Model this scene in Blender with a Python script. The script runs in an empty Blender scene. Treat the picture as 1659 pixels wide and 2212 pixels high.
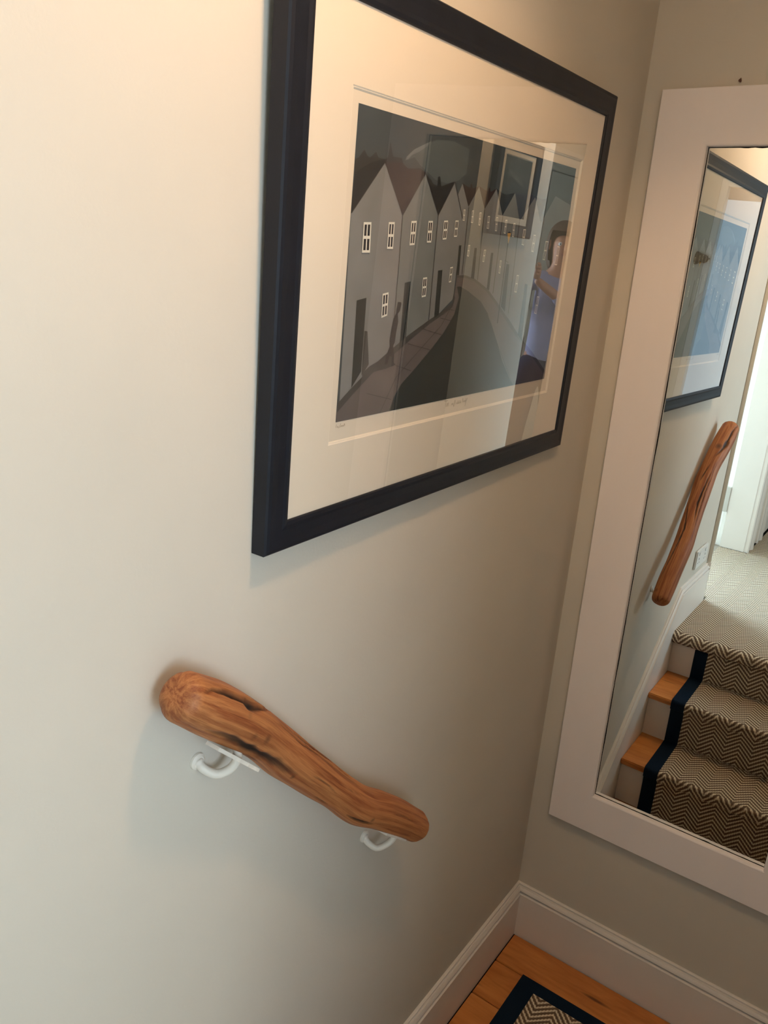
import bpy, bmesh, math, random
from mathutils import Vector, Matrix, noise
random.seed(7)
SC = bpy.context.scene
COL = SC.collection

# ------------------------------------------------------------------ camera
# metres; the room corner is the origin: left wall is x = 0, mirror wall is y = 0, landing floor is z = 0
CAM_R = ((0.8114307, 0.5787852, 0.0811662), (-0.2384207, 0.2010131, 0.9501312), (0.5336064, -0.7903173, 0.3011026))
CAM_C = Vector((0.78805, -2.14754, 2.12501))
cd = bpy.data.cameras.new('camera'); cam = bpy.data.objects.new('camera', cd); COL.objects.link(cam)
cd.sensor_fit = 'VERTICAL'; cd.sensor_height = 24.0; cd.lens = 1761.31 * 24.0 / 2212.0
cd.clip_start = 0.02; cd.clip_end = 60
m = Matrix(CAM_R).transposed().to_4x4(); m.translation = CAM_C
cam.matrix_world = m
SC.camera = cam

# ------------------------------------------------------------------ world, lights, exposure
SC.view_settings.view_transform = 'Standard'; SC.view_settings.look = 'None'
SC.view_settings.gamma = 1.0; SC.view_settings.use_curve_mapping = False
SC.view_settings.exposure = 1.06
w = bpy.data.worlds.new('world'); SC.world = w; w.use_nodes = True
w.node_tree.nodes['Background'].inputs[0].default_value = (0.5, 0.6, 0.75, 1)
w.node_tree.nodes['Background'].inputs[1].default_value = 0.05

def area(name, loc, direction, sx, sy, power, color):
    l = bpy.data.lights.new(name, 'AREA'); l.shape = 'RECTANGLE'; l.size = sx; l.size_y = sy
    l.energy = power; l.color = color
    o = bpy.data.objects.new(name, l); COL.objects.link(o); o.location = loc
    o.rotation_euler = Vector(direction).to_track_quat('-Z', 'Z').to_euler(); return o
# daylight: the bedroom window beyond the open door, and the window at the end of the upper landing
area('bedroom_daylight', (-2.35, -3.15, 2.05), (1, 0.28, -0.42), 1.5, 1.4, 125, (0.58, 0.80, 1.0))
area('landing_daylight', (0.80, -4.33, 1.90), (0, 1, -0.05), 1.2, 1.5, 2.2, (0.55, 0.80, 1.0))
area('side_fill', (1.95, -2.26, 2.02), (-1, 0, -0.05), 0.7, 1.1, 26.5, (0.70, 0.86, 1.0))  # fill light added to brighten the left wall
# the warm ceiling spot over the stairs
sp = bpy.data.lights.new('stair_spot', 'SPOT'); sp.energy = 11; sp.color = (1.0, 0.60, 0.31)
sp.spot_size = math.radians(140); sp.spot_blend = 0.30; sp.shadow_soft_size = 0.05
so = bpy.data.objects.new('stair_spot', sp); COL.objects.link(so); so.location = (0.60, -1.32, 2.985)
gl_ = bpy.data.lights.new('lamp_glow', 'POINT'); gl_.energy = 3.0; gl_.color = (1.0, 0.62, 0.34); gl_.shadow_soft_size = 0.06
go_ = bpy.data.objects.new('lamp_glow', gl_); COL.objects.link(go_); go_.location = (0.60, -1.32, 2.90)

# ------------------------------------------------------------------ colour and materials
def lin(c):
    return tuple(((v/255)/12.92 if v/255 <= 0.04045 else ((v/255+0.055)/1.055)**2.4) for v in c)
MATS = {}
def mat(name, rgb, rough=0.6, spec=0.4, metal=0.0, var=0.0, vscale=8, bump=0.0, bscale=200, stretch=None, coat=0.0):
    if name in MATS: return MATS[name]
    m = bpy.data.materials.new(name); m.use_nodes = True; nt = m.node_tree; b = nt.nodes['Principled BSDF']
    c = lin(rgb) + (1,)
    b.inputs['Base Color'].default_value = c; b.inputs['Roughness'].default_value = rough
    b.inputs['Specular IOR Level'].default_value = spec; b.inputs['Metallic'].default_value = metal
    b.inputs['Coat Weight'].default_value = coat
    tc = nt.nodes.new('ShaderNodeTexCoord')
    src = tc.outputs['Object']
    if stretch:
        mp = nt.nodes.new('ShaderNodeMapping'); mp.inputs['Scale'].default_value = stretch
        nt.links.new(src, mp.inputs[0]); src = mp.outputs[0]
    if var > 0:
        n = nt.nodes.new('ShaderNodeTexNoise'); n.inputs['Scale'].default_value = vscale; n.inputs['Detail'].default_value = 5
        nt.links.new(src, n.inputs['Vector'])
        r = nt.nodes.new('ShaderNodeValToRGB'); lo = [v*(1-var) for v in c[:3]]; hi = [min(1, v*(1+var)) for v in c[:3]]
        r.color_ramp.elements[0].position = 0.3; r.color_ramp.elements[1].position = 0.7
        r.color_ramp.elements[0].color = lo + [1]; r.color_ramp.elements[1].color = hi + [1]
        nt.links.new(n.outputs['Fac'], r.inputs[0]); nt.links.new(r.outputs[0], b.inputs['Base Color'])
    if bump > 0:
        n = nt.nodes.new('ShaderNodeTexNoise'); n.inputs['Scale'].default_value = bscale; n.inputs['Detail'].default_value = 3
        nt.links.new(src, n.inputs['Vector'])
        bp = nt.nodes.new('ShaderNodeBump'); bp.inputs['Strength'].default_value = bump; bp.inputs['Distance'].default_value = 0.002
        nt.links.new(n.outputs['Fac'], bp.inputs['Height']); nt.links.new(bp.outputs[0], b.inputs['Normal'])
    MATS[name] = m; return m

WALL = mat('wall_paint', (214, 208, 195), 0.75, 0.25, var=0.03, vscale=2.5, bump=0.12, bscale=170)
CEIL = mat('ceiling_paint', (235, 230, 218), 0.8, 0.2)
TRIM = mat('white_gloss_trim', (236, 231, 224), 0.38, 0.5, var=0.02, vscale=5, bump=0.04, bscale=60)
MIRF = mat('mirror_frame_paint', (248, 241, 238), 0.55, 0.35, var=0.025, vscale=6, bump=0.06, bscale=90, stretch=(1, 1, 0.3))
NAVYW = mat('navy_black_frame', (19, 24, 35), 0.5, 0.4, var=0.15, vscale=20, bump=0.08, bscale=140)
MATB = mat('mount_board', (236, 227, 210), 0.9, 0.1, bump=0.05, bscale=500)
BEVEL = mat('mount_bevel', (246, 238, 222), 0.8, 0.2)
PAPER = mat('print_paper', (234, 225, 208), 0.85, 0.1)
NAVY = mat('navy_border_cloth', (12, 31, 50), 0.85, 0.15, var=0.2, vscale=300, bump=0.5, bscale=900)
BRACK = mat('white_painted_metal', (232, 226, 214), 0.45, 0.5, bump=0.25, bscale=120)
PLAST = mat('white_plastic', (226, 226, 222), 0.35, 0.5)
METAL = mat('hinge_metal', (205, 202, 195), 0.4, 0.5, metal=0.2)
BRASS = mat('bronze_metal', (120, 96, 62), 0.35, 0.5, metal=0.8)
SKIN = mat('skin', (170, 118, 92), 0.55, 0.4)
HAIR = mat('brown_hair', (70, 48, 34), 0.55, 0.4, var=0.3, vscale=60, stretch=(1, 1, .15))
SHIRT = mat('pale_lilac_shirt', (140, 138, 166), 0.85, 0.1, bump=0.2, bscale=300)
JEANS = mat('dark_blue_jeans', (28, 36, 58), 0.9, 0.1, bump=0.3, bscale=500)
PHONE = mat('phone_case', (84, 52, 40), 0.5, 0.4)
DARK = mat('shadow_gap', (26, 24, 22), 0.8, 0.1)
NAILM = mat('rusty_nail', (92, 52, 28), 0.5, 0.5)

def glazing():
    m = bpy.data.materials.new('picture_glass'); m.use_nodes = True; nt = m.node_tree; nt.nodes.clear()
    out = nt.nodes.new('ShaderNodeOutputMaterial'); mx = nt.nodes.new('ShaderNodeMixShader')
    tr = nt.nodes.new('ShaderNodeBsdfTransparent'); gl = nt.nodes.new('ShaderNodeBsdfGlossy'); gl.inputs['Roughness'].default_value = 0.0
    gl.inputs['Color'].default_value = (1, 1, 1, 1)
    fr = nt.nodes.new('ShaderNodeFresnel'); fr.inputs['IOR'].default_value = 1.5
    geo = nt.nodes.new('ShaderNodeNewGeometry')
    inv = nt.nodes.new('ShaderNodeMath'); inv.operation = 'SUBTRACT'; inv.inputs[0].default_value = 1.0
    # both faces of the pane: 2F/(1+F), reflected at the front face
    a = nt.nodes.new('ShaderNodeMath'); a.operation = 'MULTIPLY'; a.inputs[1].default_value = 2.0
    b = nt.nodes.new('ShaderNodeMath'); b.operation = 'ADD'; b.inputs[1].default_value = 1.0
    d = nt.nodes.new('ShaderNodeMath'); d.operation = 'DIVIDE'
    e = nt.nodes.new('ShaderNodeMath'); e.operation = 'MULTIPLY'
    L = nt.links.new
    L(fr.outputs[0], a.inputs[0]); L(fr.outputs[0], b.inputs[0]); L(a.outputs[0], d.inputs[0]); L(b.outputs[0], d.inputs[1])
    L(geo.outputs['Backfacing'], inv.inputs[1]); L(inv.outputs[0], e.inputs[0]); L(d.outputs[0], e.inputs[1])
    L(e.outputs[0], mx.inputs[0]); L(tr.outputs[0], mx.inputs[1]); L(gl.outputs[0], mx.inputs[2]); L(mx.outputs[0], out.inputs[0])
    return m
GLASS = glazing()
def mirror_mat():
    m = bpy.data.materials.new('mirror_silvering'); m.use_nodes = True; nt = m.node_tree; nt.nodes.clear()
    out = nt.nodes.new('ShaderNodeOutputMaterial'); gl = nt.nodes.new('ShaderNodeBsdfGlossy'); gl.inputs['Roughness'].default_value = 0.0
    gl.inputs['Color'].default_value = (0.87, 0.90, 0.88, 1); nt.links.new(gl.outputs[0], out.inputs[0]); return m
MIRROR = mirror_mat()

def wood(name, dark, mid, light, scale, stretch, rough=0.5, rings=9.0, bump=0.1, attr=None, knots=None, coat=0.0):
    m = bpy.data.materials.new(name); m.use_nodes = True; nt = m.node_tree; b = nt.nodes['Principled BSDF']; N = nt.nodes.new; L = nt.links.new
    b.inputs['Roughness'].default_value = rough; b.inputs['Specular IOR Level'].default_value = 0.45; b.inputs['Coat Weight'].default_value = coat
    if attr:
        at = N('ShaderNodeAttribute'); at.attribute_name = 'grain'; src = at.outputs['Vector']
    else:
        tc = N('ShaderNodeTexCoord'); src = tc.outputs['Object']
    oi = N('ShaderNodeObjectInfo')
    mp = N('ShaderNodeMapping'); mp.inputs['Scale'].default_value = stretch; L(src, mp.inputs[0])
    ofs = N('ShaderNodeVectorMath'); ofs.operation = 'SCALE'; ofs.inputs[0].default_value = (13, 7, 5); L(oi.outputs['Random'], ofs.inputs['Scale'])
    ad = N('ShaderNodeVectorMath'); ad.operation = 'ADD'; L(mp.outputs[0], ad.inputs[0]); L(ofs.outputs[0], ad.inputs[1])
    n = N('ShaderNodeTexNoise'); n.inputs['Scale'].default_value = scale; n.inputs['Detail'].default_value = 8; n.inputs['Distortion'].default_value = 0.6
    L(ad.outputs[0], n.inputs['Vector'])
    mu = N('ShaderNodeMath'); mu.operation = 'MULTIPLY'; mu.inputs[1].default_value = rings; L(n.outputs['Fac'], mu.inputs[0])
    fr = N('ShaderNodeMath'); fr.operation = 'PINGPONG'; fr.inputs[1].default_value = 1.0; L(mu.outputs[0], fr.inputs[0])
    n2 = N('ShaderNodeTexNoise'); n2.inputs['Scale'].default_value = scale*6; n2.inputs['Detail'].default_value = 6; L(ad.outputs[0], n2.inputs['Vector'])
    mi = N('ShaderNodeMath'); mi.operation = 'MULTIPLY_ADD'; mi.inputs[1].default_value = 0.45; L(n2.outputs['Fac'], mi.inputs[0])
    m3 = N('ShaderNodeMath'); m3.operation = 'MULTIPLY'; m3.inputs[1].default_value = 0.55; L(fr.outputs[0], m3.inputs[0]); L(m3.outputs[0], mi.inputs[2])
    r = N('ShaderNodeValToRGB'); e = r.color_ramp.elements
    e[0].position = 0.12; e[0].color = lin(dark)+(1,); e[1].position = 0.85; e[1].color = lin(light)+(1,)
    x = e.new(0.45); x.color = lin(mid)+(1,)
    L(mi.outputs[0], r.inputs[0]); col = r.outputs[0]
    if knots:
        v = N('ShaderNodeTexVoronoi'); v.inputs['Scale'].default_value = knots; L(ad.outputs[0], v.inputs['Vector'])
        kr = N('ShaderNodeValToRGB'); kr.color_ramp.elements[0].position = 0.05; kr.color_ramp.elements[1].position = 0.16
        kr.color_ramp.elements[0].color = (0.12, 0.07, 0.05, 1); kr.color_ramp.elements[1].color = (1, 1, 1, 1)
        L(v.outputs['Distance'], kr.inputs[0])
        mm_ = N('ShaderNodeMix'); mm_.data_type = 'RGBA'; mm_.blend_type = 'MULTIPLY'; mm_.inputs['Factor'].default_value = 0.8
        L(col, mm_.inputs['A']); L(kr.outputs[0], mm_.inputs['B']); col = mm_.outputs['Result']
    if attr:
        a2 = N('ShaderNodeAttribute'); a2.attribute_name = 'stain'
        mm_ = N('ShaderNodeMix'); mm_.data_type = 'RGBA'; mm_.inputs['B'].default_value = (0.012, 0.007, 0.006, 1)
        L(a2.outputs['Fac'], mm_.inputs['Factor']); L(col, mm_.inputs['A']); col = mm_.outputs['Result']
    L(col, b.inputs['Base Color'])
    bp = N('ShaderNodeBump'); bp.inputs['Strength'].default_value = bump; bp.inputs['Distance'].default_value = 0.002
    L(mi.outputs[0], bp.inputs['Height']); L(bp.outputs[0], b.inputs['Normal'])
    return m
PINE = wood('old_pine', (186, 112, 54), (212, 138, 72), (230, 160, 92), 2.2, (0.9, 6, 6), rough=0.42, rings=3.5, knots=3.2)
RAILW = wood('driftwood_rail', (88, 46, 24), (143, 79, 42), (192, 128, 76), 3.0, (1.3, 16.0, 16.0), rough=0.55, rings=2.5, attr=True, bump=0.35, coat=0.0)

def carpet():
    m = bpy.data.materials.new('chevron_carpet'); m.use_nodes = True; nt = m.node_tree; b = nt.nodes['Principled BSDF']; N = nt.nodes.new; L = nt.links.new
    b.inputs['Roughness'].default_value = 0.95; b.inputs['Specular IOR Level'].default_value = 0.1
    uv = N('ShaderNodeUVMap'); uv.uv_map = 'UVMap'; se = N('ShaderNodeSeparateXYZ')
    wn = N('ShaderNodeTexNoise'); wn.inputs['Scale'].default_value = 9; L(uv.outputs[0], wn.inputs['Vector'])
    wv = N('ShaderNodeVectorMath'); wv.operation = 'SCALE'; wv.inputs['Scale'].default_value = 0.006; L(wn.outputs['Color'], wv.inputs[0])
    wa = N('ShaderNodeVectorMath'); wa.operation = 'ADD'; L(uv.outputs[0], wa.inputs[0]); L(wv.outputs[0], wa.inputs[1]); L(wa.outputs[0], se.inputs[0])
    def M(op, a, bb=None, c=None):
        x = N('ShaderNodeMath'); x.operation = op
        for i, q in enumerate((a, bb, c)):
            if q is None: continue
            if isinstance(q, (int, float)): x.inputs[i].default_value = q
            else: L(q, x.inputs[i])
        return x.outputs[0]
    zig = M('PINGPONG', se.outputs[0], 0.052)
    wv_ = M('MULTIPLY_ADD', zig, 0.95, se.outputs[1])
    s = M('SINE', M('MULTIPLY', wv_, 2*math.pi/0.0195))
    along = M('SUBTRACT', se.outputs[0], M('MULTIPLY', zig, 0.0))
    row = M('FLOOR', M('MULTIPLY_ADD', wv_, 1/0.0195, 0.5))
    bead = M('SINE', M('ADD', M('MULTIPLY', along, 2*math.pi/0.0078), M('MULTIPLY', row, 3.14)))
    h = M('ADD', s, M('MULTIPLY', bead, 0.38))
    r = N('ShaderNodeValToRGB'); e = r.color_ramp.elements
    nz = N('ShaderNodeTexNoise'); nz.inputs['Scale'].default_value = 900; L(uv.outputs[0], nz.inputs['Vector'])
    hh = M('ADD', M('MULTIPLY_ADD', h, 0.36, 0.5), M('MULTIPLY_ADD', nz.outputs['Fac'], 0.3, -0.15))
    e[0].position = 0.30; e[0].color = lin((112, 94, 78))+(1,); e[1].position = 0.74; e[1].color = lin((232, 220, 196))+(1,)
    x = e.new(0.5); x.color = lin((140, 118, 96))+(1,)
    L(hh, r.inputs[0]); L(r.outputs[0], b.inputs['Base Color'])
    bp = N('ShaderNodeBump'); bp.inputs['Strength'].default_value = 0.7; bp.inputs['Distance'].default_value = 0.003
    L(hh, bp.inputs['Height']); L(bp.outputs[0], b.inputs['Normal'])
    return m
CARPET = carpet()

# ------------------------------------------------------------------ helpers
def link(name, me, parent=None, material=None, **props):
    o = bpy.data.objects.new(name, me); COL.objects.link(o)
    if parent is not None: o.parent = parent
    if material is not None and me is not None and len(me.materials) == 0: me.materials.append(material)
    for k, v in props.items(): o[k] = v
    return o
def obj(name, bm, material, parent=None, smooth=False, **props):
    me = bpy.data.meshes.new(name); bm.normal_update(); bm.to_mesh(me); bm.free()
    if smooth:
        for p in me.polygons: p.use_smooth = True
    return link(name, me, parent, material, **props)
def thing(name, loc=(0, 0, 0), **props):
    return_o = link(name, None, **props); return_o.location = loc; return return_o
def box(bm, x0, x1, y0, y1, z0, z1, bev=0.0, f=None):
    vs = [bm.verts.new(p) for p in ((x0,y0,z0),(x1,y0,z0),(x1,y1,z0),(x0,y1,z0),(x0,y0,z1),(x1,y0,z1),(x1,y1,z1),(x0,y1,z1))]
    fs = [bm.faces.new([vs[i] for i in q]) for q in ((3,2,1,0),(4,5,6,7),(0,1,5,4),(1,2,6,5),(2,3,7,6),(3,0,4,7))]
    if bev > 0:
        es = set(e for q in fs for e in q.edges)
        bmesh.ops.bevel(bm, geom=list(es), offset=bev, segments=2, affect='EDGES', clamp_overlap=True)
    return bm
def boxo(name, x0, x1, y0, y1, z0, z1, material, parent=None, bev=0.0, origin=None, **props):
    bm = bmesh.new()
    ox, oy, oz = origin or (0, 0, 0)
    box(bm, x0-ox, x1-ox, y0-oy, y1-oy, z0-oz, z1-oz, bev)
    o = obj(name, bm, material, parent, **props); o.location = (ox, oy, oz); return o
def prism(bm, prof, path):
    """sweep: path is a list of functions/tuples giving 3D for each profile point"""
    rings = [[bm.verts.new(fn(*p)) for p in prof] for fn in path]
    n = len(prof)
    for a, b in zip(rings[:-1], rings[1:]):
        for i in range(n):
            bm.faces.new((a[i], a[(i+1) % n], b[(i+1) % n], b[i]))
    bm.faces.new(rings[0][::-1]); bm.faces.new(rings[-1])
    bmesh.ops.recalc_face_normals(bm, faces=bm.faces[:])
    return bm
def tube(bm, pts, rad, n=12, cap=True):
    pts = [Vector(p) for p in pts]; rings = []
    if isinstance(rad, (int, float)): rad = [rad]*len(pts)
    prev = None
    for i, p in enumerate(pts):
        t = (pts[min(i+1, len(pts)-1)] - pts[max(i-1, 0)]).normalized()
        u = prev - t*prev.dot(t) if prev is not None else t.orthogonal()
        u.normalize(); prev = u; v = t.cross(u)
        rings.append([bm.verts.new(p + rad[i]*(math.cos(a)*u + math.sin(a)*v)) for a in (2*math.pi*k/n for k in range(n))])
    for a, b in zip(rings[:-1], rings[1:]):
        for i in range(n): bm.faces.new((a[i], a[(i+1) % n], b[(i+1) % n], b[i]))
    if cap: bm.faces.new(rings[0][::-1]); bm.faces.new(rings[-1])
    return bm
def smooth_path(P, n):
    P = [Vector(p) for p in P]; P = [2*P[0]-P[1]] + P + [2*P[-1]-P[-2]]; out = []
    for i in range(1, len(P)-2):
        p0, p1, p2, p3 = P[i-1:i+3]
        for k in range(n):
            t = k/n; out.append(.5*((2*p1)+(-p0+p2)*t+(2*p0-5*p1+4*p2-p3)*t*t+(-p0+3*p1-3*p2+p3)*t**3))
    out.append(P[-2]); return out
ST = 'structure'

# ------------------------------------------------------------------ room shell
TOPZ, RISE = 0.622, 0.2073
R1, R2, R3 = -0.937, -1.180, -1.425          # riser faces
CZ = 3.03                                      # upstairs ceiling
WEND = -1.88                                   # end of the stair wall on the left
boxo('wall_left', -0.12, 0, WEND, 0.12, -0.1, CZ, WALL, kind=ST)
boxo('wall_left', -0.12, 0, -4.2, -2.87, TOPZ-0.2, CZ, WALL, kind=ST)
boxo('wall_left', -0.12, 0, -2.87, WEND, 2.72, CZ, WALL, kind=ST)
boxo('wall_back', -0.12, 4.5, 0, 0.12, -0.1, CZ, WALL, kind=ST)
boxo('wall_right', 1.0, 1.10, -1.64, R1-0.01, -0.1, CZ, WALL, kind=ST)
boxo('wall_right', 1.10, 1.85, -1.74, -1.64, -0.1, CZ, WALL, kind=ST)
vy0, vy1, vz0, vz1 = -2.60, -1.92, 1.40, 2.62
boxo('wall_right', 1.75, 1.85, -4.2, vy0, TOPZ-0.2, CZ, WALL, kind=ST)
boxo('wall_right', 1.75, 1.85, vy1, -1.74, TOPZ-0.2, CZ, WALL, kind=ST)
boxo('wall_right', 1.75, 1.85, vy0, vy1, TOPZ-0.2, vz0, WALL, kind=ST)
boxo('wall_right', 1.75, 1.85, vy0, vy1, vz1, CZ, WALL, kind=ST)
w2 = thing('added_window', (1.79, vy0, vz0), kind=ST)  # unseen window, added as an opening for the side fill light
def w2part(name, c, d, e, f, m_=TRIM, a=-.03, b=.03):
    bm = bmesh.new(); box(bm, a, b, c-vy0, d-vy0, e-vz0, f-vz0, .003 if m_ is TRIM else 0); return obj(name, bm, m_, w2)
w2part('window_frame', vy0, vy0+.05, vz0, vz1); w2part('window_frame', vy1-.05, vy1, vz0, vz1)
w2part('window_frame', vy0+.05, vy1-.05, vz0, vz0+.05); w2part('window_frame', vy0+.05, vy1-.05, vz1-.05, vz1)
w2part('glazing_bar', vy0+.05, vy1-.05, 2.0, 2.04, TRIM, -.02, .02); w2part('pane', vy0+.05, vy1-.05, vz0+.05, vz1-.05, GLASS, -.002, .002)
boxo('wall_right', 1.10, 4.5, R1-0.11, R1-0.01, -0.1, CZ, WALL, kind=ST)
boxo('ceiling', -0.12, 1.85, -4.3, 0.12, CZ, CZ+0.1, CEIL, kind=ST)
boxo('ceiling', 1.85, 4.5, R1-0.11, 0.12, CZ, CZ+.1, CEIL, kind=ST)
boxo('wall_right', 4.5, 4.6, R1-0.11, 0.12, -0.1, CZ, WALL, kind=ST)
# end wall of the upper landing with its window
wx0, wx1, wz0, wz1 = 0.20, 1.05, 1.20, 2.78
boxo('wall_front', -0.12, wx0, -4.3, -4.2, TOPZ-0.2, CZ, WALL, kind=ST)
boxo('wall_front', wx1, 1.85, -4.3, -4.2, TOPZ-0.2, CZ, WALL, kind=ST)
boxo('wall_front', wx0, wx1, -4.3, -4.2, TOPZ-0.2, wz0, WALL, kind=ST)
boxo('wall_front', wx0, wx1, -4.3, -4.2, wz1, CZ, WALL, kind=ST)
wn = thing('window_1', (wx0, -4.22, wz0), kind=ST)
def wpart(name, a, b, c, d, e, f, m_=TRIM, bev=0.004):
    bm = bmesh.new(); box(bm, a-wx0, b-wx0, c+4.22, d+4.22, e-wz0, f-wz0, bev); return obj(name, bm, m_, wn)
wpart('window_frame', wx0, wx0+.05, -4.27, -4.20, wz0, wz1); wpart('window_frame', wx1-.05, wx1, -4.27, -4.20, wz0, wz1)
wpart('window_frame', wx0+.05, wx1-.05, -4.27, -4.20, wz0, wz0+.05); wpart('window_frame', wx0+.05, wx1-.05, -4.27, -4.20, wz1-.05, wz1)
wpart('window_sill', wx0-.04, wx1+.04, -4.22, -4.12, wz0-.03, wz0)
wpart('pane', wx0+.05, wx1-.05, -4.243, -4.239, wz0+.05, wz1-.05, GLASS, 0)
# bedroom beyond the open door: floor, far wall with the window opening, side walls
boxo('floor', -2.4, 0.0, -4.3, WEND+0.3, TOPZ-0.12, TOPZ-0.002, mat('bedroom_floor', (150, 140, 128), 0.9), kind=ST)
boxo('wall_left', -2.5, -2.4, -4.3, -3.95, TOPZ, CZ, WALL, kind=ST)
boxo('wall_left', -2.5, -2.4, -2.40, -1.4, TOPZ, CZ, WALL, kind=ST)
boxo('wall_left', -2.5, -2.4, -3.95, -2.40, TOPZ, 1.15, WALL, kind=ST)
boxo('wall_left', -2.5, -2.4, -3.95, -2.40, 2.75, CZ, WALL, kind=ST)
boxo('wall_front', -2.5, -0.12, -4.4, -4.3, TOPZ, CZ, WALL, kind=ST)
boxo('wall_back', -2.5, -0.12, -1.5, -1.4, TOPZ, CZ, WALL, kind=ST)
boxo('ceiling', -2.5, -0.12, -4.4, -1.4, CZ, CZ+0.1, CEIL, kind=ST)

# door opening in the left wall: linings, architraves, open door leaf with hinge
d1 = thing('door_1', (0, -2.4, TOPZ), kind=ST)
def dpart(name, a, b, c, d, e, f, m_=TRIM, bev=0.003, par=d1, org=(0, -2.4, TOPZ)):
    bm = bmesh.new(); box(bm, a-org[0], b-org[0], c-org[1], d-org[1], e-org[2], f-org[2], bev); return obj(name, bm, m_, par)
dpart('door_lining', -0.14, 0.0, -2.87, -2.845, TOPZ, 2.72)
dpart('door_lining', -0.14, 0.0, WEND-0.028, WEND-0.003, TOPZ, 2.72)
dpart('door_lining', -0.14, 0.0, -2.845, WEND-0.028, 2.69, 2.718)
lf = dpart('door_leaf', -0.90, -0.165, -2.885, -2.845, TOPZ+.008, 2.68)
h = dpart('hinge', -0.170, -0.140, -2.862, -2.836, 0.84, 0.99, METAL, 0.002); 
h = dpart('hinge', -0.166, -0.138, -2.862, -2.838, 2.30, 2.40, METAL, 0.002)
# architrave profile: (y offset away from opening, x projection)
AR = [(0, 0), (0, .018), (.006, .024), (.018, .024), (.024, .018), (.07, .019), (.085, .026), (.10, .030), (.112, .022), (.118, .012), (.118, 0)]
def arch(yb, sgn, z0, z1, parent, org):
    bm = bmesh.new(); prism(bm, AR, [lambda a, b, z=z: (b-org[0], yb+sgn*a-org[1], z-org[2]) for z in (z0, z1)])
    return obj('architrave', bm, TRIM, parent)
arch(-2.85, -1, TOPZ, 2.80, d1, (0, -2.4, TOPZ))
dpart('plinth_block', 0, 0.034, -2.972, -2.846, TOPZ, TOPZ+0.0)if False else None
# narrow painted edge strip that closes the stair wall at the opening
boxo('trim_2', 0.0, 0.018, WEND-0.006, WEND, TOPZ+0.203, 2.95, WALL, kind=ST, bev=0.002)
boxo('trim_2', 0.0, 0.0205, WEND-0.010, WEND, TOPZ, TOPZ+0.203, TRIM, kind=ST, bev=0.003)
d3 = thing('door_2', (0, -3.2, TOPZ), kind=ST)
arch(-3.10, -1, TOPZ, 2.72, d3, (0, -3.2, TOPZ))
bm = bmesh.new(); box(bm, -.005, .012, -3.96+3.2, -3.22+3.2, 0.01, 2.02, .003); lf = obj('door_leaf', bm, TRIM, d3)
# right landing wall: another white casing and door
d4 = thing('door_3', (1.75, -3.2, TOPZ), kind=ST)
bm = bmesh.new(); prism(bm, AR, [lambda a, b, z=z: (-b, -a+.16, z) for z in (0, 2.3)]); obj('architrave', bm, TRIM, d4)
bm = bmesh.new(); box(bm, -.014, .0, -.72, .04, .01, 2.2, .003)
for (a, b_) in ((.2, .95), (1.15, 2.05)): box(bm, -.022, -.012, -.60, -.08, a, b_, .006)
obj('door_leaf', bm, TRIM, d4)

# ------------------------------------------------------------------ floors
boxo('floor', -0.1, 4.5, R1, 0.1, -0.12, -0.024, DARK, kind=ST)
fl = thing('floor', (0, 0, 0), kind=ST)
edges = [-0.0215, -0.158, -0.313, -0.470, -0.630, -0.788, R1-.012]
plank_mesh = {}
for i in range(6):
    y1, y0 = edges[i]-0.0023, edges[i+1]+0.0023
    bm = bmesh.new(); box(bm, 0.0245, 4.49, y0, y1, -0.0238, random.uniform(-0.0012, -.0002), 0.0015)
    for v in bm.verts: v.co.y -= (y0+y1)/2
    o = obj('plank', bm, PINE, fl); o.location = (0, (y0+y1)/2, 0)
boxo('floor', -0.12, 1.85, -4.3, R3-0.02, TOPZ-0.2, TOPZ-0.012, DARK, kind=ST)
boxo('floor', -0.12, 1.1, R3-0.02, R1, -0.30, -0.12, DARK, kind=ST)  # unseen block added under the stairs to stop light leaks
boxo('wall_front', -0.12, 1.1, R3-0.12, R3-0.02, -0.3, TOPZ-.1, DARK, kind=ST)  # hidden panel behind the top riser, added to keep stray light out

# ------------------------------------------------------------------ baseboards (moulded)
BP = [(0, 0), (0, 1), (.0045, 1), (.0080, .990), (.0085, .974), (.0045, .968), (.0060, .955), (.0100, .945), (.0125, .948), (.0165, .915), (.0185, .888), (.0165, .880), (.0070, .870), (.0060, .846), (.0165, .841), (.0215, .831), (.0215, .822), (.0202, .816), (.0202, 0)]
H = 0.190
def bprof(h=H): return [(a, (b-1)*H if b > 0 else -h-.006) for a, b in BP]
def base_left(name, stations, parent=None):
    # stations: (y, ztop, zbottom, mitre)
    bm = bmesh.new(); rings = []
    for (y, zt, zb, mit) in stations:
        rings.append([bm.verts.new((a, y-(a if mit else 0), zt+(b-1)*H if b > 0 else zb)) for a, b in BP])
    n = len(BP)
    for a, b in zip(rings[:-1], rings[1:]):
        for i in range(n): bm.faces.new((a[i], a[(i+1) % n], b[(i+1) % n], b[i]))
    bm.faces.new(rings[0][::-1]); bm.faces.new(rings[-1]); bmesh.ops.recalc_face_normals(bm, faces=bm.faces[:])
    return obj(name, bm, TRIM, kind=ST)
K0, K1 = -0.700, -1.435; ZT = TOPZ+0.195
base_left('baseboard_left', [(0, H, -0.006, True), (K0, H, -0.006, False)])
base_left('trim_1', [(K0, H, -0.002, False), (R1+.03, H+(K0-R1-.03)/(K0-K1)*(ZT-H), -0.002, False), (K1, ZT, 0.30, False)])
base_left('baseboard_left', [(K1, ZT, 0.30, False), (WEND-0.0, ZT, 0.4, False)])
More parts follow.
